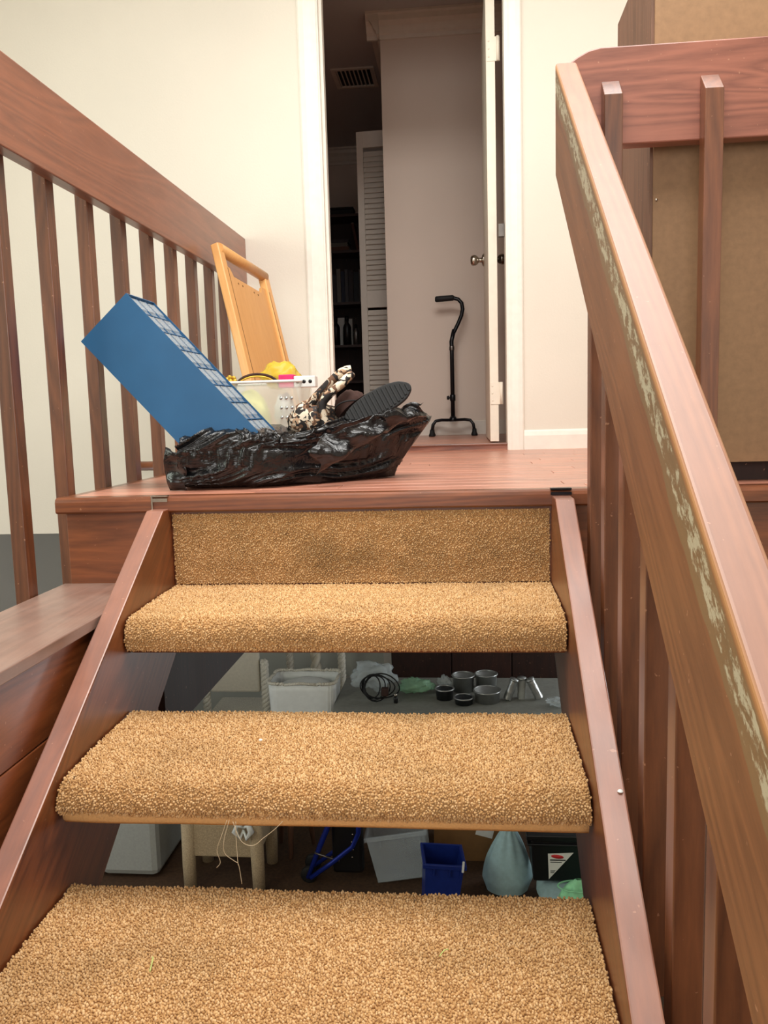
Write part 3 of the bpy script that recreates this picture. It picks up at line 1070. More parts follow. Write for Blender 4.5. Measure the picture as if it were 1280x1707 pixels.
# ------------------------------------------------------------------ things on the landing
# black bin liner, slumped with its mouth open at the back
def bag_top(s):                       # height along the bag, s = 0 left .. 1 right
    pts = [(0, .122), (.12, .147), (.28, .166), (.42, .152), (.55, .140), (.70, .160), (.85, .180), (1.0, .186)]
    for (a, za), (b, zb2) in zip(pts[:-1], pts[1:]):
        if s <= b:
            q = (s - a) / (b - a)
            return za + (zb2 - za) * q
    return pts[-1][1]


def ridge(v):
    return 1 - abs(noise.noise(v)) * 2


def bag_fn(u, v):
    # v along X, u around the section (0 at the back, over the top, front, underneath)
    s = v
    a = 2 * PI * u
    ct, st = math.cos(a), math.sin(a)
    e = .36
    sy = math.copysign(abs(ct) ** e, ct)
    sz = math.copysign(abs(st) ** e, st)
    me = min(s, 1 - s)
    endk = 1.0 if me > .04 else (.25 + .75 * (me / .04)) ** .6
    zt = bag_top(s) * (0.75 + .25 * endk)
    x0 = -.034 + .540 * s
    yf = .141 if s < .35 else .141 + .28 * ((s - .35) / .65) ** 1.15
    yb = .50 + .02 * math.sin(5 * s)
    yc, ry = (yf + yb) / 2, (yb - yf) / 2 * endk
    z = zt / 2 + zt / 2 * sz
    h = z / zt
    x = x0 + max(0, s - .70) / .30 * .105 * h ** 1.3        # right end leans outwards
    yv = yc + ry * sy
    if sy < 0:                                              # film bellies out over the edge
        yv += sy * -1 * (-.040 * h ** .7 * (1 - .6 * s))
    p = Vector((x, yv, z))
    # long pulled folds that fan out from the left corner
    fan = (p.z + .05) / (p.x + .35) * .42
    wq = noise.noise(Vector((p.x * 5, p.y * 4, p.z * 6)))
    q = Vector((p.x * 2.6, p.y * 3, fan * 52 + wq * 1.3))
    f = .019 * (max(0, ridge(q)) ** 2.2 - .45)
    q2 = Vector((p.x * 5.5 + 3, p.y * 6, fan * 120 + wq * 3))
    f += .008 * (max(0, ridge(q2)) ** 2.5 - .4)
    # crinkled patches
    cm = max(0, min(1, (noise.noise(Vector((p.x * 8 + 2, p.y * 5, p.z * 9))) - .02) * 4))
    q3 = Vector((p.x * 34 + p.z * 28, p.y * 22, p.z * 34 - p.x * 18))
    f += .009 * cm * (max(0, ridge(q3)) ** 3 - .3)
    f += .007 * noise.noise(Vector((p.x * 9, p.y * 9, p.z * 12)))
    nrm = Vector((0.15 * (1 if s > .5 else -1), sy * .9, sz * .6)).normalized()
    k = min(1.0, z / .03)
    p += nrm * f * (0.25 + .75 * k)
    p.z = max(p.z, .0012)
    return p


bg = thing('trash_bag', 'crumpled black plastic trash bag slumped at the edge of the landing', 'bag', (.25, .35, 0))
bgm = MB()
bgm.grid(bag_fn, 240, 200, closed_u=True)
bgo = bgm.build('body', M['bin_liner'], bg)
bmx = bmesh.new()
bmx.from_mesh(bgo.data)
bmesh.ops.holes_fill(bmx, edges=[e for e in bmx.edges if e.is_boundary], sides=0)
bmesh.ops.recalc_face_normals(bmx, faces=bmx.faces[:])
for f in bmx.faces:
    f.smooth = True
bmx.to_mesh(bgo.data)
bmx.free()
# gathered lip of the bag folding over the front right, and the loose corner at the left
def lip(u, v):
    base = [Vector((.33, .165, .085)), Vector((.40, .20, .120)), Vector((.47, .245, .155)), Vector((.54, .30, .185)), Vector((.595, .345, .200))]
    i = min(3, int(u * 4))
    q = u * 4 - i
    a = base[i].lerp(base[i + 1], q)
    wv = (v - .5)
    h = .085 * (1 - .55 * u)
    p = a + Vector((.01 * math.sin(7 * v), -.020 * math.cos(PI * wv) + .012 * math.sin(19 * u + 6 * v), h * wv * 1.0 - .01))
    p += Vector((noise.noise(p * 26), noise.noise(p * 31 + Vector((3, 3, 3))), noise.noise(p * 29))) * .010
    return p
solid(MB().grid(lip, 50, 24).build('lip', M['bin_liner'], bg), .0015)
def corner(u, v):
    p = Vector((-.046 + .050 * v, .142 - .018 * u - .006 * v, .002 + .11 * u * (1 - .15 * v)))
    p += Vector((noise.noise(p * 30) * .014, noise.noise(p * 34 + Vector((1, 5, 2))) * .014, noise.noise(p * 28) * .006))
    p.z = max(p.z, .0015)
    return p
solid(MB().grid(corner, 26, 16).build('torn_edge', M['bin_liner'], bg), .0015)

# blue small-parts organiser poking out of the bag
YB0 = .166
kx = lambda P: P
A = Vector((-.137, YB0, .500))
u_ = Vector((.672, 0, -.7405)).normalized()
v_ = Vector((-u_.z * -1, 0, 0))
v_ = Vector((u_.z, 0, -u_.x))           # to lower left
yv_ = Vector((0, 1, 0))
R_ = Matrix((u_, yv_, -v_)).transposed().to_4x4()      # local x = length, y = width, z = out of the drawer face
R_.translation = A
org = thing('drawer_organizer', 'tilted blue metal drawer organizer sticking out of the black bag', 'organizer')
org.matrix_basis = R_
OL, OWD, OD = .498, .190, .172
cs = MB()
cs.box(0, OL, 0, .0025, -OD, 0)
cs.box(0, OL, OWD - .0025, OWD, -OD, 0)
cs.box(0, .0025, .0025, OWD - .0025, -OD, 0)
cs.box(OL - .0025, OL, .0025, OWD - .0025, -OD, 0)
cs.box(.0025, OL - .0025, .0025, OWD - .0025, -OD, -OD + .0025)
cs.build('case', M['blue_box'], org, False)
rows, cols = 8, 3
ph, pw = (OL - .008) / rows, (OWD - .008) / cols
dvm = MB()
for i in range(1, rows):
    dvm.box(.004 + ph * i - .0012, .004 + ph * i + .0012, .003, OWD - .003, -OD + .003, -.004)
for j in range(1, cols):
    dvm.box(.003, OL - .003, .004 + pw * j - .001, .004 + pw * j + .001, -OD + .003, -.004)
dvm.build('divider', M['blue_box'], org, False)
d0 = None
for i in range(rows):
    for j in range(cols):
        loc = (.004 + ph * (i + .5), .004 + pw * (j + .5), -.007)
        if d0 is None:
            m = MB()
            hx, hy = ph / 2 - .0025, pw / 2 - .0025
            m.box(-hx, hx, -hy, hy, -.003, .001, .0008, 1)
            m.box(-hx, -hx + .002, -hy, hy, -.12, -.003)
            m.box(hx - .002, hx, -hy, hy, -.12, -.003)
            m.box(-hx + .004, hx - .012, -hy + .006, hy - .006, .001, .0045, .001, 1)
            d0 = m.build('drawer', M['clear'], org, False)
            d0.location = loc
        else:
            clone(d0, 'drawer', org, loc)
hd = MB()
for i in range(26):
    a, b = random.uniform(.01, OL - .02), random.uniform(.01, OWD - .02)
    hd.box(a, a + random.uniform(.006, .014), b, b + random.uniform(.006, .014), -.02, -.012)
tag(hd.build('hardware', M['tin'], org, False), kind='stuff')
# small piece of blue plastic at the bag's left corner
bp_ = thing('plastic_scoop', 'small blue plastic piece on the landing at the left of the black bag', 'plastic piece', (-.236, .68, 0), (0, 0, .1))
MB().prism([(0, .002), (.012, 0.0), (.09, 0.0), (.09, .028), (.075, .042), (.03, .040), (.004, .022)], 'Y', -.03, .05, .004).build('body', M['blue_box'], bp_, False)
bx('rim', M['blue_box'], bp_, .035, .088, -.032, .052, .041, .045, .001, world=False)

# bamboo tray leaning against the railing
P1 = Vector((-.196, 1.17, .815))
P2 = Vector((-.105, 1.575, .757))
P3 = Vector((-.060, 1.20, .36))
ex = (P2 - P1).normalized()
dn = (P3 - P1)
dn = (dn - ex * dn.dot(ex)).normalized()
nz = ex.cross(dn).normalized()           # outwards normal
if nz.x < 0:
    nz = -nz
TW = (P2 - P1).length
# length so that the lower corner meets the landing
TLn = min(P1.z / -dn.z, 0.83) - .004
Mt = Matrix((ex, -dn, nz)).transposed().to_4x4()
Mt.translation = P1
if Mt.determinant() < 0:
    Mt = Matrix((ex, -dn, -nz)).transposed().to_4x4()
    Mt.translation = P1
low = min((Mt @ Vector((x, -TLn, 0))).z for x in (0, TW))
TLn += low / -(-dn).z * 0 - (0 if low > .003 else (.003 - low) / -dn.z)
tr = thing('wooden_tray', 'light bamboo tray with a handle bar leaning on the left railing', 'tray')
tr.matrix_basis = Mt
# local: x across, y up (top = 0, bottom = -TLn), z out
FT = .020
bx('side_rail', M['bamboo'], tr, 0, .042, -TLn, .0, -FT, FT * .6, .005, False, 3)
bx('side_rail', M['bamboo'], tr, TW - .042, TW, -TLn, .0, -FT, FT * .6, .005, False, 3)
MB().tube([(.02, -.014, 0), (TW - .02, -.014, 0)], .021, 16).build('handle', M['bamboo'], tr, False)
pm = MB()
# panel with a rounded hand slot under the bar
zt0, zt1_ = -.010, .002
pm.prism([(.042, -.075), (.075, -.075), (.095, -.105), (TW - .095, -.105), (TW - .075, -.075), (TW - .042, -.075), (TW - .042, -TLn + .05), (.042, -TLn + .05)], 'Z', zt0, zt1_)
pm.build('panel', M['bamboo'], tr, False)
bx('side_rail', M['bamboo'], tr, .042, TW - .042, -TLn, -TLn + .048, -FT, FT * .6, .004, False)
gr = MB()
for x in (.034, TW - .038):
    gr.box(x, x + .004, -TLn + .06, -.09, FT * .6 - .001, FT * .6 + .0006)
gr.build('groove', M['cardboard'], tr, False)
for x in (.12, .155, .25, .285):
    MB().lathe([(0, .001), (.004, .001), (.004, 0), (0, 0)], 8, (x, -.125, zt1_)).build('peg', M['cardboard'], tr, False)

# frosted basket of odds and ends behind the bag
bs = thing('plastic_basket', 'frosted white plastic basket of odds and ends between the blue organizer and the tray', 'basket', (.045, .80, 0))
BW, BD, BH = .150, .115, .288
def basket_side(u, v):
    a = 2 * PI * u + PI / 4
    c, s = math.cos(a), math.sin(a)
    e = .22
    k = .80 + .20 * v
    return Vector((BW * k * math.copysign(abs(c) ** e, c), BD * k * math.copysign(abs(s) ** e, s), .003 + (BH - .003) * v))
solid(MB().grid(basket_side, 48, 12, closed_u=True).build('wall', M['frosted'], bs, False), .002)
bx('bottom', M['frosted'], bs, -BW * .79, BW * .79, -BD * .79, BD * .79, .001, .003, world=False)
rm = MB()
rm.tube([tuple(basket_side(i / 48, 1.0)) for i in range(49)], .0045, 6, False)
rm.build('rim', M['white_plastic'], bs, False)
hl = MB()
for i in range(3):
    for j in range(3):
        hl.lathe([(0, 0), (.005, 0), (.005, .001), (0, .001)], 10, (0, 0, 0), Matrix.Translation((.088 + .017 * j, -BD * (.985 - .012 * i), .235 - .030 * i)) @ Matrix.Rotation(PI / 2 - .05, 4, 'X'))
hl.build('hole', M['tin'], bs, False)
def blob(name, mat, parent, c, r, seed, amp=.25, world=False, nu=22, nv=14):
    def fn(u, v):
        a, b = 2 * PI * u, PI * (v - .5)
        d = Vector((math.cos(a) * math.cos(b), math.sin(a) * math.cos(b), math.sin(b)))
        k = 1 + amp * noise.noise(d * 1.8 + Vector((seed, 0, 0))) + amp * .5 * noise.noise(d * 4.5 + Vector((0, seed, 0)))
        return Vector((c[0] + r[0] * d.x * k, c[1] + r[1] * d.y * k, c[2] + r[2] * d.z * k))
    return MB().grid(fn, nu, nv, closed_u=True).build(name, mat, parent, world)
bxw, byw = .045, .80
tag(blob('fabric_bundle', M['lime_cloth'], None, (bxw - .045, byw - .010, .135), (.075, .080, .13), 3, .12, True), 'pale lime fabric bundled inside the frosted basket', 'fabric')
tag(blob('tissue_bundle', M['paper'], None, (bxw + .082, byw - .03, .19), (.034, .05, .06), 8, .2, True), 'white tissue bundled in the right of the frosted basket', 'tissue')
yb_o = tag(blob('yellow_wrap', M['amber_film'], None, (bxw + .055, byw + .045, .315), (.062, .035, .042), 5, .35, True), 'crinkled yellow plastic wrap rising from the frosted basket', 'wrap')
hb = thing('headband', 'dark brown plastic headband arching over the rim of the basket', 'headband', (bxw + .0, byw - .05, .27))
MB().tube([(.068 * math.cos(a), .02 * math.cos(a), .045 * math.sin(a)) for a in [PI * i / 18 for i in range(19)]], .0045, 8).build('band', M['brown_felt'], hb, False)
MB().tube([(.062 * math.cos(a), .02 * math.cos(a) - .004, .038 * math.sin(a)) for a in [PI * (.15 + .7 * i / 12) for i in range(13)]], .003, 6).build('lining', M['gold'], hb, False)
fl = thing('gold_flower', 'small gold ornament at the left rim of the basket', 'ornament', (bxw - .090, byw - .04, .295))
for i in range(7):
    a = 2 * PI * i / 7
    blob('petal', M['gold'], fl, (.013 * math.cos(a), .006 * math.sin(2 * a), .013 * math.sin(a)), (.008, .006, .008), i, .2, False, 10, 8)
blob('petal', M['gold'], fl, (0, -.006, 0), (.008, .007, .008), 11, .1, False, 10, 8)
pk = thing('pink_box', 'bright pink plastic case with a perforated white end in the basket', 'case', (bxw + .105, byw - .06, .268))
bx('body', M['pink'], pk, -.030, .018, -.02, .03, 0, .042, .003, world=False)
bx('end_plate', M['white_plastic'], pk, .019, .088, -.02, .03, 0, .036, .003, world=False)
for i in range(3):
    MB().lathe([(0, 0), (.006, 0), (.006, .001), (0, .001)], 10, (0, 0, 0), Matrix.Translation((.032 + .020 * i, -.0195, .018)) @ Matrix.Rotation(PI / 2, 4, 'X')).build('hole', M['black'], pk, False)

# camouflage tote straps
ct = thing('camouflage_tote', 'camouflage patterned tote with two stiff handles leaning out of the bag', 'tote bag', (.30, .42, .13))
def strap(pts, wdt, name):
    P = [Vector(p) for p in pts]
    m = MB()
    pts2 = []
    for i in range(len(P) - 1):
        a, b, c, d = P[max(i - 1, 0)], P[i], P[i + 1], P[min(i + 2, len(P) - 1)]
        for s in range(6):
            q = s / 6
            pts2.append(0.5 * ((2 * b) + (c - a) * q + (2 * a - 5 * b + 4 * c - d) * q * q + (3 * b - a - 3 * c + d) * q ** 3))
    pts2.append(P[-1])
    m.tube([tuple(p) for p in pts2], wdt, 10)
    return m.build(name, M['camo'], ct)
strap([(.245, .40, .15), (.275, .39, .205), (.325, .38, .255), (.372, .38, .295), (.398, .385, .302)], .0125, 'handle')
strap([(.325, .36, .15), (.318, .355, .205), (.338, .355, .235), (.372, .36, .262), (.400, .38, .292)], .0125, 'handle')
blob('body', M['camo'], ct, (.285, .42, .165), (.070, .07, .055), 4, .25, True)

# brown slipper with a black ribbed sole
sn = thing('slipper', 'dark brown slipper showing its black ribbed sole on top of the trash bag', 'slipper')
tl, tr_ = Vector((.415, .33, .185)), Vector((.558, .36, .252))
lx = (tr_ - tl).normalized()
nn = Vector((.33, -.80, .42))
nn = (nn - lx * nn.dot(lx)).normalized()
ly = nn.cross(lx)
Ms = Matrix((lx, ly, nn)).transposed().to_4x4()
Ms.translation = tl
sn.matrix_basis = Ms
def outline(k=1.0, n=36):
    out = []
    for i in range(n):
        a = 2 * PI * i / n
        L_ = .100
        wv = .036 + .006 * math.cos(a) 
        out.append((.066 + L_ * math.cos(a) * k, wv * math.sin(a) * k * (1 if abs(math.cos(a)) < .8 else .95)))
    return out
MB().prism(outline(), 'Z', -.012, 0.0, .003).build('sole', M['rubber'], sn, False)
rb = MB()
for i in range(15):
    x = -.02 + .0125 * i
    hw = .034 * math.sqrt(max(0.05, 1 - ((x - .066) / .098) ** 2)) - .003
    rb.box(x - .0035, x + .0035, -hw, hw, 0.0, .0025, .0008, 1)
rb.build('tread_ribs', M['rubber'], sn, False)
def upper(u, v):
    a = 2 * PI * u
    k = math.cos(v * PI / 2) ** .55
    return Vector((.050 - .02 * v + .104 * math.cos(a) * k, (.038 + .004 * math.cos(a)) * math.sin(a) * k, -.011 - .062 * v + .006 * noise.noise(Vector((3 * u, 3 * v, 2)))))
MB().grid(upper, 30, 12, closed_u=True).build('upper', M['brown_felt'], sn, False)
cp = thing('brown_pouch', 'brown suede pouch lying between the camouflage tote and the slipper', 'pouch', (.395, .42, .19))
blob('body', M['brown_felt'], cp, (-.006, .0, .012), (.045, .045, .045), 6, .18, False)
MB().tube([(.008 + .05 * math.cos(a), -.055 + .012 * math.sin(2 * a), .0 + .028 * math.sin(a)) for a in [PI * i / 14 for i in range(15)]], .002, 6).build('seam', M['rubber'], cp, False)

# ------------------------------------------------------------------ lower room, seen between the treads
# grey upholstered armchair
ac = thing('armchair', 'light grey upholstered armchair on the lower floor at the far left', 'armchair', (-1.62, 2.75, FL))
bx('seat', M['grey_cloth'], ac, -.20, .20, -.33, .25, .02, .42, .03, False)
for sx in (-1, 1):
    bx('arm', M['grey_cloth'], ac, min(.203 * sx, .55 * sx), max(.203 * sx, .55 * sx), -.34, .25, .02, .60, .04, False)
bx('backrest', M['grey_cloth'], ac, -.54, .54, .255, .42, .02, .84, .05, False)
bx('cushion', M['grey_cloth'], ac, -.198, .198, -.335, .24, .425, .54, .04, False)

# wicker stool with tied white cushion
ws = thing('wicker_stool', 'tan wicker stool with a white tied cushion beside the grey armchair', 'stool', (-.66, 2.48, FL))
bx('apron', M['wicker_tan'], ws, -.20, .20, -.17, -.145, .21, .40, .008, False)
bx('apron', M['wicker_tan'], ws, -.20, .20, .145, .17, .21, .40, .008, False)
bx('apron', M['wicker_tan'], ws, -.20, -.175, -.145, .145, .21, .40, .008, False)
bx('apron', M['wicker_tan'], ws, .175, .20, -.145, .145, .21, .40, .008, False)
for sx in (-1, 1):
    for sy in (-1, 1):
        MB().tube([(.195 * sx, .16 * sy, .001), (.195 * sx, .16 * sy, .15), (.19 * sx, .155 * sy, .41)], [.034, .037, .040], 12).build('leg', M['wicker_tan'], ws, False)
cu = bx('cushion', M['white_plastic'], ws, -.225, .225, -.19, .19, .412, .47, .025, False, 3)
bw = MB()
for sgn in (-1, 1):
    bw.tube([(.135, -.20, .40), (.135 + .03 * sgn, -.215, .425), (.135 + .045 * sgn, -.215, .385), (.135 + .018 * sgn, -.21, .345), (.135, -.205, .39)], [.006, .016, .018, .014, .006], 8)
bw.build('tie_bow', M['white_plastic'], ws, False)

# thin wooden stand leg
sd = thing('plant_stand', 'small dark wooden stand between the wicker stool and the blue walker', 'stand', (-.36, 2.80, FL))
MB().lathe([(0, .50), (.15, .50), (.15, .52), (0, .52)], 20).build('top', M['dark_wood'], sd, False)
for i in range(3):
    a = 2 * PI * i / 3 + 2.6
    MB().tube([(.12 * math.cos(a), .12 * math.sin(a), .001), (.09 * math.cos(a), .09 * math.sin(a), .25), (.07 * math.cos(a), .07 * math.sin(a), .499)], [.014, .022, .026], 10).build('leg', M['cab_side'], sd, False)

# folded blue walker
wk = thing('folding_walker', 'folded blue tubular walker with black seat next to the clear bin', 'walker', (0, 2.4, FL))
for yy in (0.0, .13):
    MB().tube([(-.205, yy, .05), (-.145, yy, .20), (-.085, yy, .34), (-.03, yy, .52), (.0, yy, .80)], .0135, 10).build('frame_tube', M['blue_tube'], wk, False)
    MB().tube([(-.185, yy - .02, .06), (-.06, yy - .02, .155), (.055, yy - .02, .25), (.09, yy - .02, .33), (.10, yy - .02, .62)], .0135, 10).build('frame_tube', M['blue_tube'], wk, False)
    wv = MB()
    for k in range(24):
        pass
    wv.lathe([(.012, -.014), (.040, -.014), (.048, -.008), (.048, .008), (.040, .014), (.012, .014)], 20, (0, 0, 0), Matrix.Translation((-.205, yy + .035, .049)) @ Matrix.Rotation(PI / 2, 4, 'X'))
    wv.build('wheel', M['rubber'], wk, False)
MB().tube([(-.160, -.012, .205), (-.02, -.016, .16)], .006, 8).build('cross_rod', M['steel'], wk, False)
MB().tube([(-.205, 0, .05), (-.205, .165, .05)], .007, 8).build('axle', M['steel'], wk, False)
bx('seat', M['black'], wk, -.07, .105, .03, .11, .06, .46, .02, False)
for i in range(4):
    MB().lathe([(0, 0), (.006, 0), (.004, .003), (0, .003)], 8, (0, 0, 0), Matrix.Translation((.045 + .006 * (i % 2), .0295, .16 + .045 * i)) @ Matrix.Rotation(PI / 2, 4, 'X')).build('rivet', M['chrome'], wk, False)

# clear storage bin, tipped
cbn = thing('clear_bin', 'tipped clear plastic storage bin between the blue walker and blue bin', 'storage bin', (.165, 2.44, FL + .002), (0, -.16, 0))
def bin_parts(o, wx, dy, h, mat, rim=True):
    m = MB()
    tp = .02
    for (a, b) in (((tp, 0), (wx - tp, 0)), ((tp, dy), (wx - tp, dy))):
        y0 = a[1]
        m.prism([(tp, 0), (wx - tp, 0), (wx, h), (0, h)], 'Y', y0 - (.0 if y0 == 0 else .003), y0 + (.003 if y0 == 0 else 0))
    m.prism([(.003, 0), (dy - .003, 0), (dy - .003, h), (.003, h)], 'X', 0, .003, mat=Matrix.Shear('XY', 4, (0, 0)) @ Matrix(((1, 0, -tp / h, tp), (0, 1, 0, 0), (0, 0, 1, 0), (0, 0, 0, 1))))
    m.prism([(.003, 0), (dy - .003, 0), (dy - .003, h), (.003, h)], 'X', wx - .003, wx, mat=Matrix(((1, 0, tp / h, -tp), (0, 1, 0, 0), (0, 0, 1, 0), (0, 0, 0, 1))))
    m.box(tp, wx - tp, .003, dy - .003, 0, .003)
    m.build('body', mat, o, False)
    if rim:
        r = MB()
        for x0, x1, y0, y1 in ((-.012, wx + .012, -.012, -.001), (-.012, wx + .012, dy + .001, dy + .012), (-.012, -.001, -.001, dy + .001), (wx + .001, wx + .012, -.001, dy + .001)):
            r.box(x0, x1, y0, y1, h - .022, h, .002)
        for x in (wx * .22, wx * .62, wx * .9):
            r.box(x, x + .006, -.012, -.001, h - .06, h - .022)
        r.build('rim', mat, o, False)
bin_parts(cbn, .33, .22, .27, M['clear'])
bbn = thing('blue_bin', 'dark blue plastic bin tilted beside the clear storage bin', 'storage bin', (.44, 2.08, FL + .004), (0, .10, .12))
bin_parts(bbn, .20, .20, .33, M['blue'])
bx('latch', M['white_plastic'], bbn, .186, .198, -.016, -.0125, .30, .36, .003, False)

# cardboard carton with a paper label
cbx = thing('cardboard_box', 'brown cardboard box with a small paper label on the lower floor', 'box', (.74, 2.86, FL))
bx('body', M['cardboard'], cbx, -.25, .25, -.16, .16, .001, .40, .002, False)
for sx in (-1, 1):
    fl_ = MB().box(min(0, .24 * sx), max(0, .24 * sx), -.158, .158, 0, .004).build('flap', M['cardboard'], cbx, False)
    fl_.location = (-.25 if sx > 0 else .25, 0, .404)
    fl_.rotation_euler = (0, -.12 * sx, 0)
MB().box(-.05, .05, -.162, -.1605, .16, .215, mat=Matrix.Rotation(.25, 4, 'Y')).build('label', M['paper'], cbx, False)

# pale cloth sack, pillow underneath the file box, file box, mint cloth
sk = thing('cloth_sack', 'pale blue drawstring cloth sack left of the black file box', 'sack', (.90, 2.44, FL))
def sack(u, v):
    a = 2 * PI * u
    r = (.115, .135, .128, .112, .088, .060, .026, .034)[0:8]
    i = min(6, int(v * 7))
    q = v * 7 - i
    rr = r[i] + (r[i + 1] - r[i]) * q
    fold = 1 + .10 * math.sin(9 * a + 2 * v) * (v ** 1.5) + .06 * noise.noise(Vector((math.cos(a) * 2, math.sin(a) * 2, v * 3)))
    return Vector((rr * math.cos(a) * fold + .015 * v, rr * math.sin(a) * fold * .8, .003 + .415 * v))
MB().grid(sack, 54, 30, closed_u=True).build('body', M['pale_blue_cloth'], sk, False)
MB().tube([(.014 + .029 * math.cos(a), .024 * math.sin(a), .358) for a in [2 * PI * i / 16 for i in range(17)]], .004, 6).build('drawstring', M['paper'], sk, False)
pw_ = thing('pillow', 'pale blue pillow lying under the black file box', 'pillow', (1.235, 2.30, FL))
blob('body', M['pale_blue_cloth'], pw_, (0, 0, .088), (.185, .24, .088), 2, .05, False, 40, 20)
MB().tube([(.182 * math.cos(a), .236 * math.sin(a), .088) for a in [2 * PI * i / 40 for i in range(41)]], .004, 6).build('piping', M['pale_blue_cloth'], pw_, False)
fb = thing('file_box', 'black plastic file box with a triangular white label', 'file box', (1.20, 2.20, FL + .183))
m = MB()
m.prism([(-.175, 0), (.175, 0), (.19, .25), (-.19, .25)], 'Y', 0, .26, .01)
m.build('body', M['black'], fb, False)
m = MB()
m.box(-.205, .205, -.014, .274, .20, .212, .003)
m.box(-.21, .21, -.020, .28, .232, .262, .006)
m.build('lid', M['black'], fb, False)
lb = MB()
lb.prism([(-.10, .155), (.03, .163), (-.096, .015)], 'Y', -.0022, -.0005)
lbo = lb.build('label', M['paper'], fb, False)
rd = MB()
rd.lathe([(0, .0005), (.026, .0005), (.026, 0), (0, 0)], 18, (0, 0, 0), Matrix.Translation((-.052, -.0024, .140)) @ Matrix.Rotation(.12, 4, 'Y') @ Matrix.Diagonal((1.25, 1, .42, 1)) @ Matrix.Rotation(PI / 2, 4, 'X'))
rdo = rd.build('print', plain('label_red', (206, 40, 44), .5), lbo, False)
pr = MB()
for i, (x0, x1, z) in enumerate(((-.090, -.010, .118), (-.088, -.030, .108), (-.088, -.062, .062), (-.088, -.066, .056), (-.088, -.070, .050))):
    pr.box(x0, x1, -.0030, -.0024, z, z + (.006 if i == 0 else .003))
pr.build('print', M['black'], lbo, False)
mc = thing('mint_cloth', 'crumpled mint green cloth under the front of the black file box', 'cloth', (1.225, 1.97, FL))
def mint_fn(u, v):
    a = 2 * PI * u
    k = (1 - v ** 6 * .85)
    f = 1 + .12 * math.sin(7 * a + 3 * v) + .08 * noise.noise(Vector((math.cos(a), math.sin(a), 4 * v)))
    return Vector((.105 * math.cos(a) * k * f, .055 * math.sin(a) * k * f, .002 + .335 * v))
MB().grid(mint_fn, 44, 16, closed_u=True).build('body', M['mint'], mc, False)
MB().tube([(.10 * math.cos(a), .052 * math.sin(a), .300) for a in [2 * PI * i / 24 for i in range(25)]], .004, 6).build('hem', M['mint'], mc, False)

# wicker chairs further back
def braid(m, x, y, z0, z1, r, turns):
    n = max(8, int((z1 - z0) * 60))
    for ph in (0, 2 * PI / 3, 4 * PI / 3):
        m.tube([(x + r * .55 * math.cos(ph + turns * 2 * PI * i / n), y + r * .55 * math.sin(ph + turns * 2 * PI * i / n), z0 + (z1 - z0) * i / n) for i in range(n + 1)], r * .55, 6)
    return m


def wicker_chair(lab, loc, hw, solid_back, top):
    o = thing('wicker_chair', lab, 'chair', loc, group='white wicker chairs on the lower floor')
    for sx in (-1, 1):
        braid(MB(), hw * sx, 0, .002, top, .030, 9).build('post', M['wicker'], o, False)
        braid(MB(), hw * sx, .42, .002, .44, .028, 5).build('leg', M['wicker'], o, False)
    bx('seat', M['wicker'], o, -hw - .03, hw + .03, .03, .46, .42, .47, .015, False)
    if solid_back:
        bx('backrest', M['cream_cloth'], o, -hw + .035, hw - .035, -.02, .03, .67, top + .12, .015, False)
    else:
        bx('back_rail', M['wicker'], o, -hw, hw, -.018, .018, top - .06, top, .01, False)
        tw = MB()
        n = 30
        for ph in (0, PI):
            tw.tube([(.018 * math.cos(ph + 5 * PI * i / n), .018 * math.sin(ph + 5 * PI * i / n), .47 + (top - .53) * i / n) for i in range(n + 1)], .026, 8)
        tw.build('splat', M['cream_cloth'], o, False)
    return o


wicker_chair('white wicker chair with a solid cream backrest left of the white hamper', (-.945, 3.70, FL), .215, True, .90)
wicker_chair('white wicker chair with a twisted centre splat behind the white hamper', (-.455, 4.20, FL), .20, False, 1.05)
hp = thing('white_hamper', 'white lined hamper standing left of the cluttered table', 'hamper', (-.385, 3.42, FL))
def hamper(u, v):
    a = 2 * PI * u + PI / 4
    c, s = math.cos(a), math.sin(a)
    k = .86 + .14 * v
    e = .25
    wr = 1 + .012 * math.sin(26 * a) * v
    return Vector((.225 * k * math.copysign(abs(c) ** e, c) * wr, .15 * k * math.copysign(abs(s) ** e, s) * wr, .002 + .862 * v))
solid(MB().grid(hamper, 72, 20, closed_u=True).build('body', M['white_plastic'], hp, False), .006)
bx('bottom', M['white_plastic'], hp, -.185, .185, -.12, .12, .003, .010, world=False)
rmm = MB()
for i in range(60):
    p0, p1 = hamper(i / 60, 1.0), hamper((i + 1) / 60, 1.0)
    rmm.tube([(p0.x, p0.y, p0.z + .004), ((p0.x + p1.x) / 2, (p0.y + p1.y) / 2, p0.z + .014), (p1.x, p1.y, p1.z + .004)], .010, 6)
rmm.build('braided_rim', M['wicker'], hp, False)
blob('linen', M['white_plastic'], hp, (0, 0, .78), (.205, .13, .085), 3, .12, False, 30, 18)

# table with pans and wrapped things
TZ = -1.70
tb = thing('utility_table', 'long grey table on the lower floor covered with pans and bags', 'table', (.70, 3.4, FL))
bx('tabletop', M['table_top'], tb, -.86, .88, -.42, .40, TZ - FL - .03, TZ - FL, .004, False)
for sx in (-.80, .80):
    for sy in (-.36, .34):
        MB().tube([(sx, sy, .001), (sx, sy, TZ - FL - .031)], .018, 10).build('leg', M['steel'], tb, False)
bx('apron', M['steel'], tb, -.80, .80, -.37, -.355, TZ - FL - .09, TZ - FL - .031, 0, False)

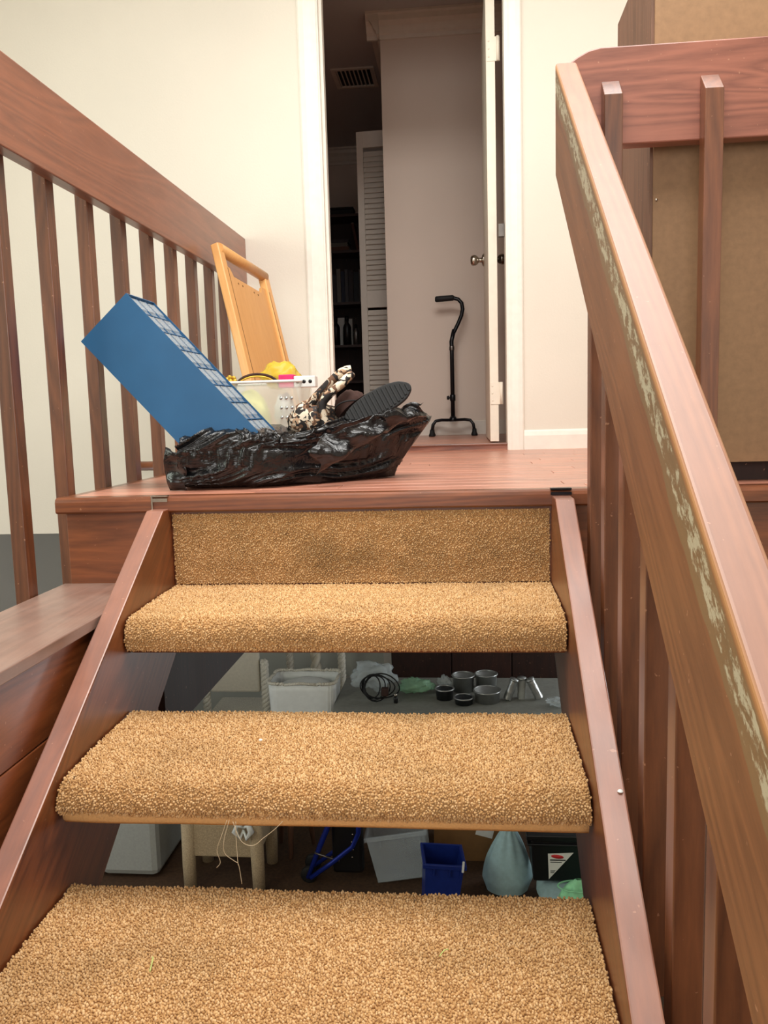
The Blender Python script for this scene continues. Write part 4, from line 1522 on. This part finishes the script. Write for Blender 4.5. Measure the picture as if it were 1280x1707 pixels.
def pan(lab, x, y, r, h, dark, tilt=0.0):
    o = thing('cake_tin', lab, 'tin', (x, y, TZ + .001), (tilt, 0, 0), 'round tins on the lower table')
    MB().lathe([(0, 0), (r * .93, 0), (r, h), (r * 1.05, h + .002), (r * 1.05, h + .007), (r * .97, h + .007), (r * .90, .006), (0, .006)], 28).build('body', M['tin'] if not dark else M['pan_dark'], o, False)
    MB().tube([(r * 1.03 * math.cos(a), r * 1.03 * math.sin(a), h + .006) for a in [2 * PI * i / 28 for i in range(29)]], .0055, 6, False).build('rim', M['tin'], o, False)
    return o
pan('small open dark tin at the front left of the tins on the table', .550, 3.37, .058, .062, True)
pan('shallow dark tin in the middle front of the tins on the table', .675, 3.28, .060, .036, True)
pan('wide grey tin at the front right of the tins on the table', .825, 3.33, .084, .066, False)
pan('deep grey tin at the back left of the tins on the table', .672, 3.53, .072, .10, False)
pan('deep grey tin at the back right of the tins on the table', .825, 3.56, .072, .10, False)
for i, (x, y, lean, lab) in enumerate(((.955, 3.34, .35, 'foil wrapped tube leaning beside the round tins'), (1.05, 3.38, .0, 'upright grey canister between two foil wrapped tubes'),
                                       (1.16, 3.36, -.45, 'foil wrapped tube slumped at the right of the table'))):
    o = thing('foil_roll' if i != 1 else 'canister', lab, 'roll' if i != 1 else 'canister', (x, y, TZ + .012 if i != 1 else TZ + .001), (0, lean, 0))
    def ft(u, v, i=i):
        a = 2 * PI * u
        r = .027 * (1 + .12 * noise.noise(Vector((math.cos(a) * 2, math.sin(a) * 2, v * 7 + i))))
        return Vector((r * math.cos(a), r * math.sin(a), .13 * v))
    MB().grid(ft, 24, 14, closed_u=True).build('body', M['tin'] if i != 1 else M['grey_cloth'], o, False)
    MB().lathe([(0, .128), (.029, .128), (.029, .142), (0, .144)], 16).build('cap', M['tin'], o, False)
    MB().lathe([(0, .0), (.026, .0), (.026, .004), (0, .004)], 16).build('base', M['pan_dark'], o, False)

def crumple(name, lab, cat, mat, c, r, seed):
    o = tag(blob(name, mat, None, c, r, seed, .45, True, 40, 24), lab, cat)
    return o
crumple('plastic_bag', 'crumpled clear plastic bag holding dark cables at the left of the table', 'bag', M['film'], (.075, 3.46, TZ + .125), (.14, .10, .088), 2)
crumple('plastic_bag', 'flat clear bag with green contents between cables and tins', 'bag', M['green_film'], (.36, 3.45, TZ + .062), (.11, .08, .045), 9)
crumple('plastic_bag', 'small glossy clear bag touching the left tin on the table', 'bag', M['film'], (.545, 3.52, TZ + .055), (.045, .05, .045), 13)
crumple('plastic_bag', 'clear plastic scrap at the right end of the table', 'bag', M['film'], (1.26, 3.24, TZ + .028), (.065, .05, .024), 17)
cbl = thing('cable_bundle', 'tangled black cables with a dark red plug at the left of the table', 'cables', (.05, 3.32, TZ))
for i in range(5):
    pts = []
    for k in range(26):
        a = 2 * PI * k / 25 * 1.2 + i
        pts.append((.02 + .02 * i + (.065 + .012 * i) * math.cos(a), -.03 + .025 * math.sin(2 * a + i), .105 + (.075 + .008 * (i % 3)) * math.sin(a)))
    MB().tube(pts, .0045, 6).build('cable', M['rubber'], cbl, False)
bx('plug', M['dark_wood'], cbl, .09, .14, -.05, -.01, .045, .10, .008, False)
sb = thing('small_bottle', 'tiny black capped bottle in front of the green bag on the table', 'bottle', (.235, 3.28, TZ + .001))
MB().lathe([(0, 0), (.013, 0), (.015, .03), (.009, .045), (0, .045)], 14).build('body', M['black'], sb, False)
MB().lathe([(0, .0455), (.011, .0455), (.011, .062), (0, .062)], 12).build('cap', M['chrome'], sb, False)

# dark hutch against the rear wall, pale door frame strip beside it
ht = thing('dark_hutch', 'tall dark wooden hutch against the rear wall behind the table', 'hutch', (.80, 4.68, FL))
bx('carcass', M['dark_wood'], ht, -.70, .72, -.19, .19, .06, 1.75, .004, False)
bx('plinth', M['dark_wood'], ht, -.68, .70, -.17, .18, .001, .0595, 0, False)
for i in range(3):
    d_ = bx('door', M['dark_wood'], ht, -.69 + .47 * i, -.69 + .462 + .47 * i, -.215, -.192, .09, .86, .004, False)
    MB().lathe([(0, 0), (.009, 0), (.013, .012), (.008, .02), (0, .021)], 12, (0, 0, 0), Matrix.Translation((-.69 + .40 + .47 * i, -.216, .50)) @ Matrix.Rotation(PI / 2, 4, 'X')).build('knob', M['steel'], d_, False)
    bx('drawer', M['shelf_wood'], ht, -.69 + .47 * i, -.69 + .462 + .47 * i, -.210, -.192, .88, 1.10, .004, False)
struct(bx('trim_8', M['trim'], None, .0, .07, LB - .03, LB, FL, -.36, .004))
